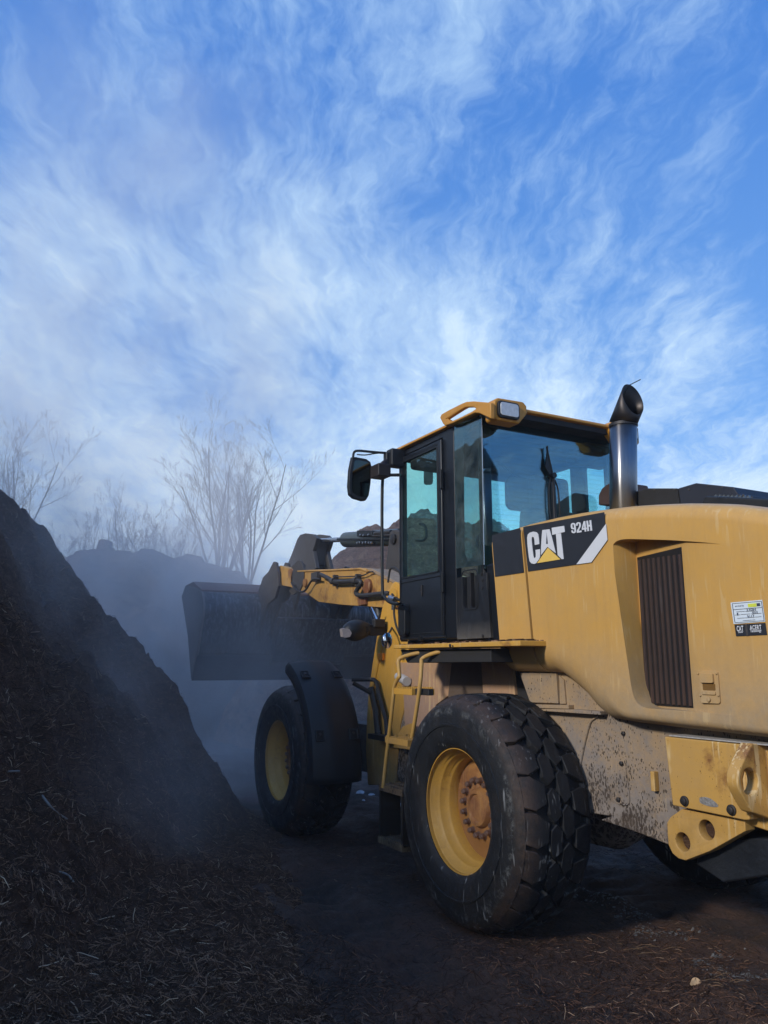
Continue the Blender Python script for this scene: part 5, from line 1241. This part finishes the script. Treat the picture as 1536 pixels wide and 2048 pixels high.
st_ = MB().lathe([(-.6, 8.2), (1.0, 9.6), (5, 9.4), (9, 7.), (11, 3.5)], (cc_[0], cc_[1], 0), 'Z', 32).build('steam', m, None, smooth=False)
tag(st_, 'pale blue grey steam drifting between the near heap and the bucket', 'steam', kind='stuff')

# ================================================================== SKY AND SUN
W = bpy.data.worlds.new('World'); scene.world = W; W.use_nodes = True
t = NT(W.node_tree)
SUN_D = np.array([-.24, .97]); SEL = rad(26)
az = math.atan2(SUN_D[0], SUN_D[1])
sky = t.n('ShaderNodeTexSky', sky_type='NISHITA', sun_disc=False, sun_elevation=SEL, sun_rotation=az, air_density=1.0, dust_density=.5, ozone_density=2.5)
g_ = t.n('ShaderNodeTexCoord').outputs['Generated']
s_ = t.sep(g_)
zc = t.math('ADD', t.math('MAXIMUM', s_[2], 0.), .18)
px_ = t.math('DIVIDE', s_[0], zc); py_ = t.math('DIVIDE', s_[1], zc)
cv = t.n('ShaderNodeCombineXYZ', {0: px_, 1: py_, 2: 0.}).outputs[0]
cv = t.n('ShaderNodeMapping', {'Vector': cv, 'Rotation': (0, 0, YAW)}).outputs[0]     # wind runs along this axis
wv = t.n('ShaderNodeTexNoise', {'Vector': cv, 'Scale': 1.4, 'Detail': 5., 'Roughness': .6}).outputs['Color']
wv = t.n('ShaderNodeVectorMath', {0: wv, 1: (.5, .5, .5)}, operation='SUBTRACT').outputs[0]
wv = t.n('ShaderNodeVectorMath', {0: wv, 'Scale': .42}, operation='SCALE').outputs[0]
cv2 = t.n('ShaderNodeVectorMath', {0: cv, 1: wv}, operation='ADD').outputs[0]
st1 = t.noise(t.n('ShaderNodeMapping', {'Vector': cv2, 'Rotation': (0, 0, rad(12)), 'Scale': (.62, 2.0, 1)}).outputs[0], 3.0, 10, .68)
st2 = t.noise(t.n('ShaderNodeMapping', {'Vector': cv2, 'Rotation': (0, 0, rad(-28)), 'Scale': (1.3, 3.2, 1), 'Location': (3, 1, 0)}).outputs[0], 9., 8, .7)
bigc = t.noise(t.n('ShaderNodeMapping', {'Vector': cv2, 'Location': (5.2, 2.4, 0), 'Scale': (.9, 1.1, 1)}).outputs[0], 1.5, 6, .6)
f = t.math('ADD', t.math('MULTIPLY', st1, .62), t.math('MULTIPLY', st2, .26)); f = t.math('ADD', f, t.math('MULTIPLY', bigc, .62))
# clear sky towards the machine's rear right, denser cloud ahead-left
side_ = t.n('ShaderNodeVectorMath', {0: g_, 1: (float(RH[0]), float(RH[1]), 0.)}, operation='DOT_PRODUCT').outputs['Value']
f = t.math('ADD', f, t.math('MULTIPLY', t.rng(t.math('ADD', side_, t.math('MULTIPLY', bigc, .25)), .46, .60, 0., -.30), t.rng(s_[2], .16, .42)))
hz = t.rng(s_[2], .62, .04, 0., 1.)
f = t.math('ADD', f, t.math('MULTIPLY', hz, .24))
cl = t.n('ShaderNodeMapRange', {'Value': f, 'From Min': .645, 'From Max': .99}, interpolation_type='SMOOTHSTEP').outputs[0]
blue = t.mix(hz, (.75, 2.8, 8.2), (2.9, 5.9, 9.9))
base = t.mix(.25, blue, t.mix(1., sky.outputs[0], (.9, 1.4, 2.2), 'MULTIPLY'))
cm = t.mix(t.math('MULTIPLY', cl, .86), base, t.mix(hz, (5.2, 7.6, 10.6), (9.0, 11., 12.6)))
cm = t.mix(t.rng(f, .90, 1.12, 0., .75), cm, (9.6, 11.2, 12.4))
bg = t.n('ShaderNodeBackground', {'Color': cm, 'Strength': .095})
o = t.n('ShaderNodeOutputWorld', {'Surface': bg})
sun = bpy.data.lights.new('sun', 'SUN'); sun.energy = 3.0; sun.angle = rad(6); sun.color = (1., .93, .82)
so = bpy.data.objects.new('sun', sun); COL.objects.link(so)
sd = Vector((SUN_D[0]*math.cos(SEL), SUN_D[1]*math.cos(SEL), math.sin(SEL))); so.rotation_euler = sd.to_track_quat('Z', 'Y').to_euler(); so.location = (0, 0, 40)
W.cycles.sampling_method = 'AUTOMATIC'

# ================================================================== CAMERA
cd = bpy.data.cameras.new('camera'); cam = bpy.data.objects.new('camera', cd); COL.objects.link(cam)
cd.sensor_fit = 'VERTICAL'; cd.sensor_height = 24; cd.lens = 24*FPX/2048; cd.clip_start = .05; cd.clip_end = 3000
Mx = Matrix(((RH[0], CU[0], -FW[0], CAM[0]), (RH[1], CU[1], -FW[1], CAM[1]), (RH[2], CU[2], -FW[2], CAM[2]), (0, 0, 0, 1)))
cam.matrix_world = Mx
scene.camera = cam
scene.view_settings.view_transform = 'Standard'; scene.view_settings.look = 'None'; scene.view_settings.exposure = 0; scene.view_settings.gamma = 1
scene.cycles.use_denoising = True; scene.cycles.denoiser = 'OPENIMAGEDENOISE'; scene.cycles.denoising_prefilter = 'ACCURATE'; scene.cycles.denoising_input_passes = 'RGB_ALBEDO_NORMAL'
scene.cycles.max_bounces = 8; scene.cycles.transparent_max_bounces = 16; scene.cycles.volume_bounces = 2
scene.cycles.volume_step_rate = 2.; scene.cycles.volume_max_steps = 64
